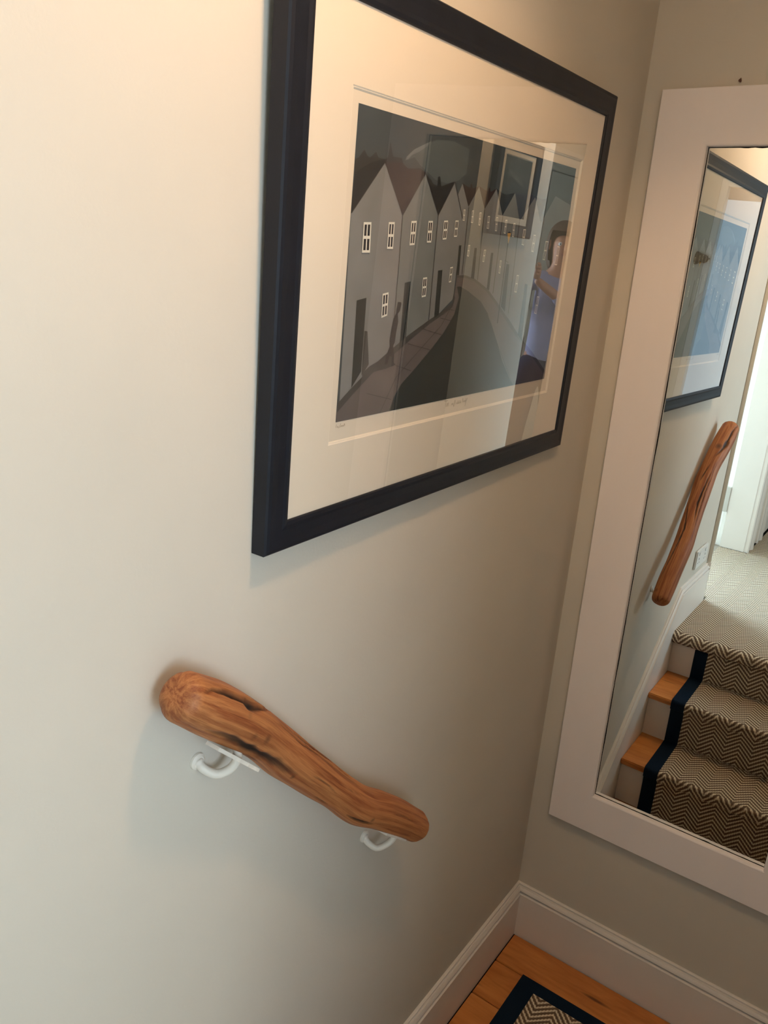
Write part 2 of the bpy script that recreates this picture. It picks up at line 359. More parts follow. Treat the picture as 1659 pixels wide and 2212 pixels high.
bm = bmesh.new(); prism(bm, bprof(), [lambda a, b: (0+a, -a, H+b), lambda a, b: (4.49, -a, H+b)]); obj('baseboard_back', bm, TRIM, kind=ST)
base_right = boxo('baseboard_right', 0.985, 1.0, -1.64, R1-.01, 0.1, 0.30, TRIM, kind=ST)

# ------------------------------------------------------------------ staircase
stair = thing('staircase', (0, R1, 0), label='pine staircase with white painted risers climbing away from the mirror', category='staircase')
def sbox(name, a, b, c, d, e, f, m_, bev):
    bm = bmesh.new(); box(bm, a, b, c-R1, d-R1, e, f, bev); return obj(name, bm, m_, stair)
XL, XR = 0.0205, 0.9845
for yr, z0, z1 in ((R1, 0, RISE-.026), (R2, RISE, 2*RISE-.026), (R3, 2*RISE, TOPZ-.04)):
    sbox('riser', XL, XR, yr-0.016, yr, z0+.0003, z1-.0003, TRIM, 0.001)
for yf, yb, z in ((R1+0.020, R2, RISE), (R2+0.022, R3, 2*RISE)):
    bm = bmesh.new(); box(bm, XL, XR, yb-R1-.016, yf-R1, z-0.026, z, 0.004); obj('tread', bm, PINE, stair)
sbox('nosing', XL, XR, R3-0.1, R3+0.020, TOPZ-.040, TOPZ-0.013, PINE, 0.006)

# ------------------------------------------------------------------ stair runner, landing rug and upper carpet
def strip(name, x0, x1, prof, mats, parent, th=0.007, nx=8, voff=0.0, uoff=0.0, **props):
    """prof: list of (y,z) of the underside polyline, smooth; builds a thick strip with UV in metres"""
    bm = bmesh.new(); uvl = bm.loops.layers.uv.new('UVMap')
    n = len(prof); nrm = []
    for i in range(n):
        a = Vector(prof[max(i-1, 0)]); b = Vector(prof[min(i+1, n-1)]); t = (b-a).normalized(); nrm.append(Vector((t.y, -t.x)))
    s = [0]
    for i in range(1, n): s.append(s[-1]+(Vector(prof[i])-Vector(prof[i-1])).length)
    T, B = [], []
    for i in range(n):
        y, z = prof[i]; q = nrm[i]*th
        T.append([bm.verts.new((x0+(x1-x0)*k/nx, y+q.x, z+q.y)) for k in range(nx+1)])
        B.append([bm.verts.new((x0+(x1-x0)*k/nx, y, z)) for k in (0, nx)])
    U = {}
    for i in range(n):
        for k in range(nx+1): U[T[i][k]] = (uoff+x0+(x1-x0)*k/nx, s[i]+voff)
        U[B[i][0]] = (uoff+x0, s[i]+voff); U[B[i][1]] = (uoff+x1, s[i]+voff)
    for i in range(n-1):
        for k in range(nx): bm.faces.new((T[i][k], T[i][k+1], T[i+1][k+1], T[i+1][k]))
        bm.faces.new((B[i][0], T[i][0], T[i+1][0], B[i+1][0])); bm.faces.new((T[i][nx], B[i][1], B[i+1][1], T[i+1][nx]))
        bm.faces.new((B[i][1], B[i][0], B[i+1][0], B[i+1][1]))
    bm.faces.new([B[0][0]]+[B[0][1]]+T[0][::-1]); bm.faces.new([B[-1][1], B[-1][0]]+T[-1])
    bmesh.ops.recalc_face_normals(bm, faces=bm.faces[:])
    for f in bm.faces:
        for l in f.loops: l[uvl].uv = U[l.vert]
    me = bpy.data.meshes.new(name); bm.to_mesh(me); bm.free()
    for p in me.polygons: p.use_smooth = True
    try: me.set_sharp_from_angle(angle=math.radians(50))
    except Exception: pass
    return link(name, me, parent, mats, **props)
def arc(cy, cz, r, a0, a1, n=7):
    return [(cy+r*math.cos(math.radians(a0+(a1-a0)*k/n)), cz+r*math.sin(math.radians(a0+(a1-a0)*k/n))) for k in range(n+1)]
# underside profile, from the rug end by the mirror wall up to just under the carpet nosing
def seg(a, b, n): return [(a[0]+(b[0]-a[0])*k/n, a[1]+(b[1]-a[1])*k/n) for k in range(n)]
prof = seg((-0.205, 0.001), (R1+0.022, 0.001), 12)
prof += arc(R1+0.016, 0.014, 0.013, -90, -180, 4)
def step(yr, yn, z):
    # up the riser, round the nosing, back along the tread to the next riser
    p = [(yr+0.002, z-0.10)] if False else []
    p += seg((yr+0.003, z-RISE+0.03), (yr+0.004, z-0.05), 5)
    p += [(yr+0.009, z-0.037), (yn+0.0015, z-0.028)]
    p += arc(yn-0.0055, z-0.0055, 0.0072, 0, 90, 5)
    return p
prof += step(R1, R1+0.020, RISE)
prof += seg((R1-0.005, RISE+.001), (R2+0.018, RISE+.001), 5) + [(R2+.008, RISE+.004), (R2+.004, RISE+.012)]
prof += step(R2, R2+0.022, 2*RISE)
prof += seg((R2-0.005, 2*RISE+.001), (R3+0.018, 2*RISE+.001), 5) + [(R3+.008, 2*RISE+.004), (R3+.004, 2*RISE+.012)]
prof += seg((R3+0.003, 2*RISE+0.03), (R3+0.004, TOPZ-0.062), 5) + [(R3+0.004, TOPZ-0.060)]
RX0, RX1, BW = 0.122, 0.878, 0.056
runner = thing('stair_runner', (0, 0, 0), label='brown and cream chevron runner with navy borders covering stairs and lower landing', category='carpet runner')
strip('carpet', RX0+BW, RX1-BW, prof, CARPET, runner, nx=10)
strip('border', RX0, RX0+BW, prof, NAVY, runner, th=0.0085, nx=3, label='navy cloth border')
strip('border', RX1-BW, RX1, prof, NAVY, runner, th=0.0085, nx=3, label='navy cloth border')
strip('border', RX0, RX1, [(-0.162, 0.001), (-0.170, 0.001), (-0.19, 0.001), (-0.2045, 0.001)], NAVY, runner, th=0.0085, nx=6, label='navy cloth border')
# upper landing carpet, wrapping over the top nosing
NF = R3+0.030
p2 = [(NF-.022, TOPZ-0.046), (NF-0.012, TOPZ-0.046)] + arc(NF-0.020, TOPZ-0.028, 0.020, -50, 90, 9)
p2 += seg((NF-0.03, TOPZ-0.008), (WEND, TOPZ-0.008), 8) + seg((WEND, TOPZ-0.008), (-4.18, TOPZ-0.008), 10) + [(-4.18, TOPZ-0.008)]
def wide(p):
    i = [k for k, q in enumerate(p) if q[0] <= -1.66][0]; return p[:i+1], p[i:]
pa, pb = p2, None
lc = thing('landing_carpet', (0, -1.4, TOPZ), label='brown and cream chevron carpet covering the upper landing', category='carpet')
c_ = strip('carpet', 0.0205, 0.999, p2, CARPET, lc, th=0.009, nx=10, voff=0.004); c_.location = (0, 1.4, -TOPZ)
c_ = strip('carpet', 1.0, 1.745, [(-1.745, TOPZ-.008), (-2.5, TOPZ-.008), (-4.18, TOPZ-.008)], CARPET, lc, th=0.009, nx=4, voff=.39); c_.location = (0, 1.4, -TOPZ)
c_ = strip('carpet', -0.14, 0.0200, [(WEND-.065, TOPZ-.008), (-2.3, TOPZ-.008), (-2.84, TOPZ-.008)], CARPET, lc, th=0.009, nx=4, voff=.53); c_.location = (0, 1.4, -TOPZ)

# ------------------------------------------------------------------ socket on the left wall
sk = thing('wall_socket', (0, -1.69, 0.905), label='white double socket plate low on the wall above the upper skirting', category='socket')
bm = bmesh.new(); box(bm, 0, .012, -.095, .095, -.048, .045, .004); obj('faceplate', bm, PLAST, sk)
for dy in (-.05, .05):
    bm = bmesh.new(); box(bm, .012, .0145, dy-.012, dy+.012, .016, .032, .001); obj('switch', bm, PLAST, sk)
    bm = bmesh.new(); box(bm, .0118, .0123, dy-.003, dy+.003, -.006, .004); box(bm, .0118, .0123, dy-.014, dy-.008, -.022, -.018); box(bm, .0118, .0123, dy+.008, dy+.014, -.022, -.018); obj('pin_holes', bm, DARK, sk)
# nail above the mirror
bm = bmesh.new(); tube(bm, [(0, 0, 0), (0, -.006, .001), (0, -.0065, .001)], [.0022, .0022, .0038], 8); tube(bm, [(0, -.004, .0), (.001, -.006, .006)], .0012, 6)
o = obj('nail', bm, NAILM, label='tiny rusty nail in the wall just above the white mirror frame', category='nail'); o.location = (0.219, 0, 2.566)

# ------------------------------------------------------------------ tall mirror with a wide white frame
MX, MT, MB_, MFW, MFR, MROT = 0.05989, 2.55348, 0.50426, 0.1262, 0.73358, 0.00985
mir = thing('wall_mirror', (MX+MFR/2, 0, MB_), label='tall wall mirror in a wide flat white frame beside the corner', category='mirror')
def mm(x, y, z):
    dx, dz = x-.3, z-1.5; c, s = math.cos(MROT), math.sin(MROT)
    return (.3+dx*c-dz*s-(MX+MFR/2), y, 1.5+dx*s+dz*c-MB_)
# member profile: (distance from outer edge, y)
MP = [(0, -.0005), (0, -.0235), (.0015, -.025), (MFW-.004, -.025), (MFW-.001, -.0235), (MFW, -.021), (MFW, -.0068)]
def member(name, a, b, na, nb, mapf, prof, material, parent, **props):
    """frame member along outer corners a->b; na, nb inward diagonal directions (2D) at the mitres"""
    bm = bmesh.new()
    rings = []
    for (c, d) in ((a, na), (b, nb)):
        rings.append([bm.verts.new(mapf(c[0]+d[0]*w_, h_, c[1]+d[1]*w_)) for w_, h_ in prof])
    n = len(prof)
    for i in range(n): bm.faces.new((rings[0][i], rings[0][(i+1) % n], rings[1][(i+1) % n], rings[1][i]))
    bm.faces.new(rings[0][::-1]); bm.faces.new(rings[1]); bmesh.ops.recalc_face_normals(bm, faces=bm.faces[:])
    return obj(name, bm, material, parent, **props)
def frame4(x0, x1, z0, z1, mapf, prof, material, parent, name, gap=0.0):
    g = gap
    member(name, (x0, z0), (x0, z1), (1, 1), (1, -1), mapf, prof, material, parent)
    member(name, (x1, z0), (x1, z1), (-1, 1), (-1, -1), mapf, prof, material, parent)
    member(name, (x0, z0), (x1, z0), (1, 1), (-1, 1), mapf, prof, material, parent)
    member(name, (x0, z1), (x1, z1), (1, -1), (-1, -1), mapf, prof, material, parent)
frame4(MX, MX+MFR, MB_, MT, mm, MP, MIRF, mir, 'frame_rail')
bm = bmesh.new()
i0, i1, j0, j1 = MX+MFW-.004, MX+MFR-MFW+.004, MB_+MFW-.004, MT-MFW+.004
vs = [bm.verts.new(mm(x, y, z)) for y in (-.0068, -.0028) for x, z in ((i0, j0), (i1, j0), (i1, j1), (i0, j1))]
for q in ((0, 1, 2, 3), (7, 6, 5, 4), (0, 4, 5, 1), (1, 5, 6, 2), (2, 6, 7, 3), (3, 7, 4, 0)): bm.faces.new([vs[i] for i in q])
bmesh.ops.recalc_face_normals(bm, faces=bm.faces[:]); obj('mirror_glass', bm, MIRROR, mir)
# dark, slightly ragged strip drawn as the gap where the pane meets the frame
def ragged(a, b, wmax, seed):
    bm = bmesh.new(); random.seed(seed); n = 60; top, bot = [], []
    dx, dz = b[0]-a[0], b[1]-a[1]; L_ = math.hypot(dx, dz); nx_, nz_ = -dz/L_, dx/L_
    for k in range(n+1):
        t = k/n; wv = wmax*(.45+.55*abs(noise.noise(Vector((t*14, seed, 0)))*1.6))
        x, z = a[0]+dx*t, a[1]+dz*t
        bot.append([bm.verts.new(mm(x-nx_*.001, y, z-nz_*.001)) for y in (-.0069, -.0079)]); top.append([bm.verts.new(mm(x+nx_*wv, y, z+nz_*wv)) for y in (-.0069, -.0076)])
    for k in range(n):
        bm.faces.new((bot[k][1], bot[k+1][1], top[k+1][1], top[k][1])); bm.faces.new((top[k][1], top[k+1][1], top[k+1][0], top[k][0]))
    return bm
xi0, xi1, zi0, zi1 = MX+MFW, MX+MFR-MFW, MB_+MFW, MT-MFW
obj('pane_gap_strip', ragged((xi0, zi1), (xi0, zi0), .0032, 3), DARK, mir); obj('pane_gap_strip', ragged((xi0, zi0), (xi1, zi0), .0028, 5), DARK, mir)
obj('pane_gap_strip', ragged((xi1, zi0), (xi1, zi1), .0028, 7), DARK, mir); obj('pane_gap_strip', ragged((xi1, zi1), (xi0, zi1), .003, 9), DARK, mir)

# ------------------------------------------------------------------ framed street print on the left wall
YL, YR, ZTt, ZB = -1.32706, -0.2482, 2.48685, 1.69634
PO = Vector((0, (YL+YR)/2, ZB))
def pp(y, x, z):          # frame plane: hangs very slightly out of true
    a = 0.01399; dy, dz = y+.8, z-2.1
    y2 = -.8+dy*math.cos(a)-dz*math.sin(a); z2 = 2.1+dy*math.sin(a)+dz*math.cos(a)
    return (x+(z2-ZB)*0.02117+(y2-YL)*-0.01067+.0, y2-PO.y, z2-PO.z)
def pw(y, x, z):          # back edge of the frame, kept off the plaster
    q = pp(y, x, z); return (max(q[0], 0.0015), q[1], q[2])
pic = thing('framed_print', tuple(PO), label='large navy-black framed print of a curving street of gabled houses', category='picture')
FP = [(0, .001), (0, .0255), (.0025, .0285), (.008, .0295), (.020, .0285), (.034, .0285), (.040, .0298), (.0455, .0285), (.0470, .0262), (.0470, .0250), (.047, .004)]
def picture(parent, mapf, y0, y1, z0, z1, FPp, fw, wy0, wy1, wz0, wz1, glassx, matx, paperx, framemat=NAVYW, bev=0.0045):
    frame4(y0, y1, z0, z1, mapf, FPp, framemat, parent, 'frame_rail')
    a0, a1, b0, b1 = y0+fw-.006, y1-fw+.006, z0+fw-.006, z1-fw+.006
    def quadbox(name, c, m_, x0, x1, par=parent):
        bm = bmesh.new(); (p0, p1, q0, q1) = c
        vs = [bm.verts.new(mapf(y, x, z)) for x in (x0, x1) for y, z in ((p0, q0), (p1, q0), (p1, q1), (p0, q1))]
        for q in ((3, 2, 1, 0), (4, 5, 6, 7), (0, 1, 5, 4), (1, 2, 6, 5), (2, 3, 7, 6), (3, 0, 4, 7)): bm.faces.new([vs[i] for i in q])
        bmesh.ops.recalc_face_normals(bm, faces=bm.faces[:]); return obj(name, bm, m_, par)
    sheet = quadbox('print_sheet', (wy0-.02, wy1+.02, wz0-.02, wz1+.02), PAPER, paperx-.001, paperx)
    quadbox('glass', (a0, a1, b0, b1), GLASS, glassx-.0004, glassx)
    # mount board with a window, cut bevel
    bm = bmesh.new()
    O = [(a0, b0), (a1, b0), (a1, b1), (a0, b1)]; I = [(wy0, wz0), (wy1, wz0), (wy1, wz1), (wy0, wz1)]
    vo = [bm.verts.new(mapf(y, matx, z)) for y, z in O]; vi = [bm.verts.new(mapf(y, matx, z)) for y, z in I]
    for k in range(4): bm.faces.new((vo[k], vo[(k+1) % 4], vi[(k+1) % 4], vi[k]))
    ob = [bm.verts.new(mapf(y, matx-.002, z)) for y, z in O]
    for k in range(4): bm.faces.new((vo[k], ob[k], ob[(k+1) % 4], vo[(k+1) % 4]))
    obj('mount', bm, MATB, parent)
    bm = bmesh.new(); e = bev
    rings = []
    for off, x in ((0, matx), (e*.4, matx-.0013), (e*.55, matx-.0013), (e, paperx+.0001)):
        rings.append([bm.verts.new(mapf(y+sy*off, x, z+sz*off)) for (y, z), (sy, sz) in zip(I, ((1, 1), (-1, 1), (-1, -1), (1, -1)))])
    for r0, r1 in zip(rings[:-1], rings[1:]):
        for k in range(4): bm.faces.new((r0[k], r0[(k+1) % 4], r1[(k+1) % 4], r1[k]))
    obj('mount_bevel', bm, BEVEL, parent)
    return sheet
sheet = picture(pic, pw, YL, YR, ZB, ZTt, FP, .047, -1.1912, -.3782, 1.8431, 2.3427, .0262, .0245, .0212)

# printed image: flat inks on the sheet
PL, PR, PB, PT = -1.1723, -.4005, 1.8769, 2.3230
INK = dict(sky=(68, 69, 65), cloud=(82, 83, 77), smoke=(104, 101, 93), skyline=(54, 51, 47), dark=(40, 39, 38), roofdark=(42, 41, 40), roofbrown=(60, 49, 45),
           roofblue=(62, 61, 64), wallA=(122, 113, 102), wallB=(112, 106, 96), wallC=(116, 109, 99), pave=(98, 84, 75), road=(56, 55, 50), kerb=(84, 74, 66),
           shade=(70, 64, 58), door=(52, 51, 47), figure=(52, 46, 43), line=(62, 53, 48), lamp=(190, 140, 70), white=(218, 202, 170), pane=(46, 42, 42))
def inkmat(k, rgb):
    # the inks as seen under the room's light, divided by the paper seen beside them
    ref = lin((206, 178, 144)); pl = lin((232, 220, 198)); c = lin(rgb)
    v = [min(.8, max(.004, c[i]/ref[i]*pl[i]*0.9-0.015)) for i in range(3)]
    s = [int(round(255*((12.92*x) if x <= .0031308 else 1.055*x**(1/2.4)-.055))) for x in v]
    return mat('ink_'+k, tuple(s), 0.85, 0.1, var=0.10 if k not in ('white', 'pane', 'lamp') else 0.0, vscale=14)
ART=[('cloud',[(0.1616,0.8689),(0.1714,0.8851),(0.2145,0.9233),(0.2722,0.9596),(0.3365,0.969),(0.4079,0.9573),(0.4059,0.8721),(0.3747,0.8411),(0.3286,0.825),(0.282,0.8282),(0.2343,0.8571),(0.2214,0.8625),(0.1948,0.8858),(0.1781,0.8773)]),
('smoke',[(0.1641,0.8719),(0.1671,0.8827),(0.1921,0.9108),(0.2199,0.9296),(0.2513,0.9496),(0.238,0.9311),(0.2104,0.907),(0.1853,0.8915),(0.1725,0.8751)]),
('skyline',[(0,0.6742),(0.0044,0.7714),(0.001,0.8416),(0.0118,0.8476),(0.0271,0.8742),(0.0385,0.8577),(0.0464,0.8546),(0.0637,0.8754),(0.0734,0.8601),(0.0947,0.8595),(0.1032,0.8671),(0.1078,0.916),(0.1201,0.873),(0.1507,0.8743),(0.157,0.8579),(0.1726,0.8466),(0.1987,0.8504),(0.2161,0.8563),(0.2385,0.8473),(0.2563,0.8292),(0.2641,0.8278),(0.2719,0.8156),(0.2907,0.8105),(0.3052,0.7991),(0.3032,0.7096),(0.1685,0.6887)]),
('dark',[(0.2913,0.8052),(0.2902,0.8405),(0.2984,0.843),(0.3058,0.8157),(0.3071,0.8049)]),
('roofdark',[(0.0037,0.8029),(0.0499,0.8412),(0.0931,0.8598),(0.0967,0.8504),(0.0017,0.676),(0,0.6981)]),
('roofbrown',[(0.0938,0.8523),(0.1515,0.8611),(0.1738,0.847),(0.2197,0.8502),(0.2399,0.8457),(0.1702,0.6929)]),
('roofdark',[(0.2402,0.843),(0.2651,0.8057),(0.3065,0.8109),(0.36,0.8356),(0.3063,0.7085)]),
('roofdark',[(0.36,0.8356),(0.3794,0.7946),(0.4119,0.7085),(0.406,0.7109)]),
('roofbrown',[(0.393,0.8368),(0.416,0.8279),(0.4422,0.8251),(0.469,0.8376),(0.4306,0.7528)]),
('roofbrown',[(0.469,0.8376),(0.5033,0.8269),(0.5311,0.8269),(0.5529,0.8425),(0.5068,0.7552)]),
('roofdark',[(0.5529,0.8425),(0.5841,0.83),(0.6103,0.8264),(0.6512,0.8414),(0.5997,0.7401)]),
('roofblue',[(0.6512,0.8414),(0.6968,0.8392),(0.7322,0.849),(0.7672,0.8422),(0.6949,0.7285)]),
('roofdark',[(0.7672,0.8422),(0.8078,0.8365),(0.8366,0.844),(0.8092,0.7198)]),
('roofbrown',[(0.4295,0.8254),(0.4298,0.8388),(0.4356,0.8398),(0.4399,0.8259)]),
('roofbrown',[(0.5138,0.8255),(0.514,0.8388),(0.521,0.8399),(0.5256,0.8261)]),
('wallA',[(0,0.6802),(0.094,0.8503),(0.1699,0.695),(0.1739,0.3947),(0.1915,0.1984),(0.0396,0.0702),(0.0072,0.0617)]),
('wallB',[(0.1699,0.695),(0.2395,0.8434),(0.3053,0.7108),(0.3119,0.3258),(0.2735,0.2208),(0.1921,0.1921),(0.1739,0.3947)]),
('wallC',[(0.3053,0.7108),(0.3594,0.8346),(0.4106,0.7099),(0.4097,0.4089),(0.3134,0.313)]),
('wallC',[(0.3769,0.7845),(0.3933,0.8346),(0.4317,0.7553),(0.4461,0.4997),(0.4152,0.4959),(0.4076,0.6981)]),
('wallB',[(0.4302,0.7551),(0.4694,0.8353),(0.5081,0.7566),(0.5145,0.4753),(0.447,0.4934)]),
('wallC',[(0.5066,0.7564),(0.5533,0.8401),(0.6009,0.7428),(0.6308,0.3809),(0.5726,0.4461),(0.515,0.4721)]),
('wallB',[(0.5993,0.7426),(0.6514,0.8401),(0.6964,0.7307),(0.7107,0.3144),(0.6308,0.3809)]),
('wallC',[(0.6946,0.7305),(0.7675,0.8409),(0.8212,0.7349),(0.8329,0.1867),(0.7107,0.3144)]),
('wallB',[(0.8212,0.7349),(0.8901,0.8621),(1,0.8368),(1,0.3781),(1,0.0338),(0.8329,0.1867)]),
('pave',[(0,0),(0.0011,0.0665),(0.042,0.11),(0.1063,0.1748),(0.1662,0.2259),(0.2354,0.2789),(0.3154,0.3312),(0.3742,0.3658),(0.407,0.393),(0.4138,0.4306),(0.4147,0.499),(0.4522,0.4998),(0.5008,0.4867),(0.5729,0.4441),(0.6448,0.3771),(0.7715,0.2448),(0.8818,0.1508),(1,0.0234),(1,0),(0.7826,0),(0.1888,0)]),
('road',[(0.4207,0.4556),(0.4354,0.4146),(0.4227,0.3481),(0.3852,0.28),(0.3359,0.2176),(0.2754,0.1492),(0.2282,0.1001),(0.2013,0.0522),(0.1872,0),(0.3933,0),(0.7952,0),(0.7725,0.0249),(0.7065,0.1249),(0.6513,0.2324),(0.5895,0.3411),(0.5383,0.3999),(0.4766,0.4378),(0.4355,0.4569)]),
('kerb',[(0.4111,0.4989),(0.452,0.5011),(0.5006,0.488),(0.5725,0.4467),(0.6443,0.3798),(0.7709,0.2478),(0.8812,0.154),(1,0.039),(1,0.0173),(0.8793,0.137),(0.763,0.238),(0.637,0.3703),(0.5672,0.4374),(0.4989,0.4784),(0.4518,0.4916),(0.4145,0.4897)]),
('shade',[(0.0011,0.0665),(0.0419,0.1111),(0.1062,0.176),(0.1661,0.2271),(0.2352,0.2801),(0.3153,0.3325),(0.374,0.367),(0.4055,0.393),(0.4093,0.4306),(0.4178,0.4117),(0.4106,0.3771),(0.3761,0.3513),(0.3172,0.3158),(0.2438,0.2602),(0.1799,0.2097),(0.1136,0.1564),(0.0515,0.0912),(0.0021,0.0351)]),
('door',[(0.0382,0.4101),(0.0697,0.4185),(0.0715,0.1661),(0.0426,0.1128)]),
('door',[(0.2013,0.4688),(0.2231,0.4745),(0.2261,0.273),(0.2037,0.2548)]),
('door',[(0.3294,0.515),(0.3476,0.5185),(0.3534,0.3498),(0.3343,0.3346)]),
('door',[(0.408,0.6116),(0.4187,0.6135),(0.4234,0.5004),(0.4109,0.5002)]),
('door',[(0.481,0.6073),(0.4926,0.6081),(0.4968,0.4867),(0.4808,0.489)]),
('door',[(0.5654,0.5935),(0.577,0.5941),(0.5801,0.4414),(0.5664,0.4481)]),
('door',[(0.6544,0.5529),(0.671,0.5509),(0.6815,0.3478),(0.6544,0.3733)]),
('door',[(0.7776,0.471),(0.7942,0.4676),(0.8084,0.208),(0.7775,0.2391)]),
('shade',[(0.0798,0.1636),(0.1,0.1816),(0.132,0.1971),(0.1677,0.2142),(0.183,0.2082),(0.1909,0.1727),(0.1579,0.1641),(0.1213,0.1592),(0.0969,0.1528),(0.0757,0.1476)]),
('shade',[(0.0715,0.3068),(0.0822,0.305),(0.0892,0.2461),(0.0961,0.189),(0.0741,0.1506)]),
('figure',[(0.1816,0.4024),(0.1941,0.401),(0.1956,0.3946),(0.1929,0.3711),(0.1852,0.3603),(0.19,0.3322),(0.1859,0.2932),(0.1842,0.2566),(0.1794,0.2457),(0.1866,0.2078),(0.1873,0.1818),(0.1957,0.1756),(0.1802,0.1689),(0.1779,0.2059),(0.1687,0.2098),(0.1638,0.1819),(0.1536,0.1798),(0.1559,0.2113),(0.1664,0.2441),(0.1634,0.2669),(0.1685,0.3223),(0.1713,0.3443),(0.1796,0.3633),(0.1789,0.3771)]),
('line',[(0.169,0.695),(0.1729,0.3948),(0.1748,0.3946),(0.1709,0.6951)]),
('line',[(0.1729,0.3948),(0.1725,0.3512),(0.1744,0.3509),(0.1748,0.3946)]),
('line',[(0.3043,0.7107),(0.3108,0.3259),(0.313,0.3256),(0.3063,0.7108)]),
('line',[(0.0019,0.6819),(0.0947,0.85),(0.0932,0.8506),(0.0006,0.6825)]),
('line',[(0.0932,0.8499),(0.1691,0.6947),(0.1708,0.6954),(0.0947,0.8507)]),
('line',[(0.1708,0.6947),(0.2404,0.8432),(0.2386,0.8437),(0.1691,0.6953)]),
('line',[(0.2386,0.843),(0.3044,0.7104),(0.3063,0.7111),(0.2404,0.8438)]),
('line',[(0.3063,0.7105),(0.3604,0.8344),(0.3584,0.8348),(0.3043,0.7111)]),
('line',[(0.3584,0.8343),(0.4095,0.7096),(0.4117,0.7102),(0.3604,0.835)]),
('line',[(0.4305,0.7553),(0.435,0.5058),(0.4374,0.5056),(0.4328,0.7554)]),
('line',[(0.5054,0.7564),(0.5122,0.4819),(0.5148,0.4817),(0.5078,0.7565)]),
('line',[(0.5996,0.7428),(0.5995,0.4293),(0.6023,0.429),(0.6023,0.7429)]),
('line',[(0.6931,0.7304),(0.6999,0.3401),(0.7029,0.3397),(0.696,0.7305)]),
('line',[(0.097,0.083),(0.1895,0.0443),(0.1898,0.0461),(0.0973,0.0848)]),
('line',[(0.1937,0.1715),(0.2598,0.1419),(0.2603,0.1437),(0.1941,0.1732)]),
('line',[(0.233,0.2484),(0.3337,0.2133),(0.334,0.2152),(0.2334,0.2502)]),
('line',[(0.2907,0.2979),(0.3747,0.2693),(0.3752,0.2712),(0.2911,0.2997)]),
('line',[(0.3595,0.3357),(0.4121,0.3223),(0.4124,0.3242),(0.3598,0.3376)]),
('line',[(0.3938,0.3675),(0.4192,0.3635),(0.4193,0.3655),(0.3938,0.3694)]),
('line',[(0.5906,0.3416),(0.5393,0.4004),(0.5373,0.3994),(0.5884,0.3406)]),
('line',[(0.1513,0.0003),(0.201,0.1256),(0.1997,0.1263),(0.1501,0.0011)]),
('line',[(0.2009,0.1255),(0.2701,0.2023),(0.269,0.2032),(0.1998,0.1264)]),
('line',[(0.2701,0.2023),(0.368,0.3061),(0.3668,0.307),(0.269,0.2032)]),
('line',[(0.3681,0.3062),(0.4143,0.3988),(0.4129,0.3995),(0.3667,0.3069)]),
('line',[(0.7865,0.0074),(0.6663,0.2026),(0.6646,0.2023),(0.7847,0.0072)]),
('line',[(0.6663,0.2026),(0.6023,0.3201),(0.6007,0.3198),(0.6646,0.2023)]),
('dark',[(0.6435,0.638),(0.6441,0.3004),(0.6483,0.2998),(0.6476,0.6379)]),
('dark',[(0.6349,0.6779),(0.6442,0.6853),(0.6567,0.6798)]),
('lamp',[(0.6358,0.678),(0.655,0.6797),(0.648,0.6342)]),
('line',[(0.6397,0.5669),(0.6618,0.5578),(0.6629,0.5595),(0.6408,0.5686)]),
('white',[(0.0396,0.6592),(0.0642,0.6619),(0.0671,0.5655),(0.0413,0.564)]),
('pane',[(0.0432,0.6521),(0.0503,0.6528),(0.0511,0.6176),(0.0438,0.617)]),
('pane',[(0.044,0.6074),(0.0513,0.608),(0.0521,0.5724),(0.0447,0.5719)]),
('pane',[(0.0537,0.6531),(0.061,0.6539),(0.0619,0.6185),(0.0546,0.6179)]),
('pane',[(0.0548,0.6083),(0.0622,0.6089),(0.0632,0.573),(0.0557,0.5726)]),
('white',[(0.1222,0.668),(0.1425,0.6702),(0.1445,0.5822),(0.1236,0.5809)]),
('pane',[(0.1251,0.6614),(0.131,0.662),(0.1316,0.6298),(0.1257,0.6293)]),
('pane',[(0.1259,0.6205),(0.1318,0.621),(0.1324,0.5885),(0.1264,0.5881)]),
('pane',[(0.1339,0.6623),(0.1398,0.6629),(0.1405,0.6306),(0.1345,0.63)]),
('pane',[(0.1347,0.6213),(0.1407,0.6218),(0.1414,0.5891),(0.1353,0.5887)]),
('white',[(0.2026,0.6799),(0.2219,0.6828),(0.2225,0.601),(0.2038,0.5982)]),
('pane',[(0.2054,0.6738),(0.2109,0.6746),(0.2113,0.6445),(0.2058,0.6437)]),
('pane',[(0.2059,0.6356),(0.2114,0.6364),(0.2117,0.606),(0.2063,0.6052)]),
('pane',[(0.2136,0.675),(0.2192,0.6759),(0.2195,0.6458),(0.2139,0.6449)]),
('pane',[(0.214,0.6368),(0.2196,0.6376),(0.2198,0.6072),(0.2144,0.6064)]),
('white',[(0.2676,0.6874),(0.2848,0.6893),(0.2864,0.614),(0.2691,0.6121)]),
('pane',[(0.2701,0.6817),(0.2751,0.6823),(0.2756,0.6545),(0.2706,0.654)]),
('pane',[(0.2708,0.6465),(0.2758,0.647),(0.2763,0.619),(0.2713,0.6185)]),
('pane',[(0.2775,0.6825),(0.2825,0.6831),(0.283,0.6553),(0.278,0.6548)]),
('pane',[(0.2782,0.6472),(0.2832,0.6478),(0.2838,0.6198),(0.2788,0.6193)]),
('white',[(0.3302,0.6951),(0.3466,0.6974),(0.3478,0.6304),(0.3325,0.6274)]),
('pane',[(0.3327,0.69),(0.3374,0.6907),(0.3381,0.6659),(0.3335,0.6651)]),
('pane',[(0.3337,0.6583),(0.3383,0.6591),(0.3389,0.6341),(0.3345,0.6332)]),
('pane',[(0.3397,0.6911),(0.3444,0.6918),(0.3449,0.667),(0.3403,0.6662)]),
('pane',[(0.3405,0.6595),(0.345,0.6603),(0.3456,0.6354),(0.3411,0.6345)]),
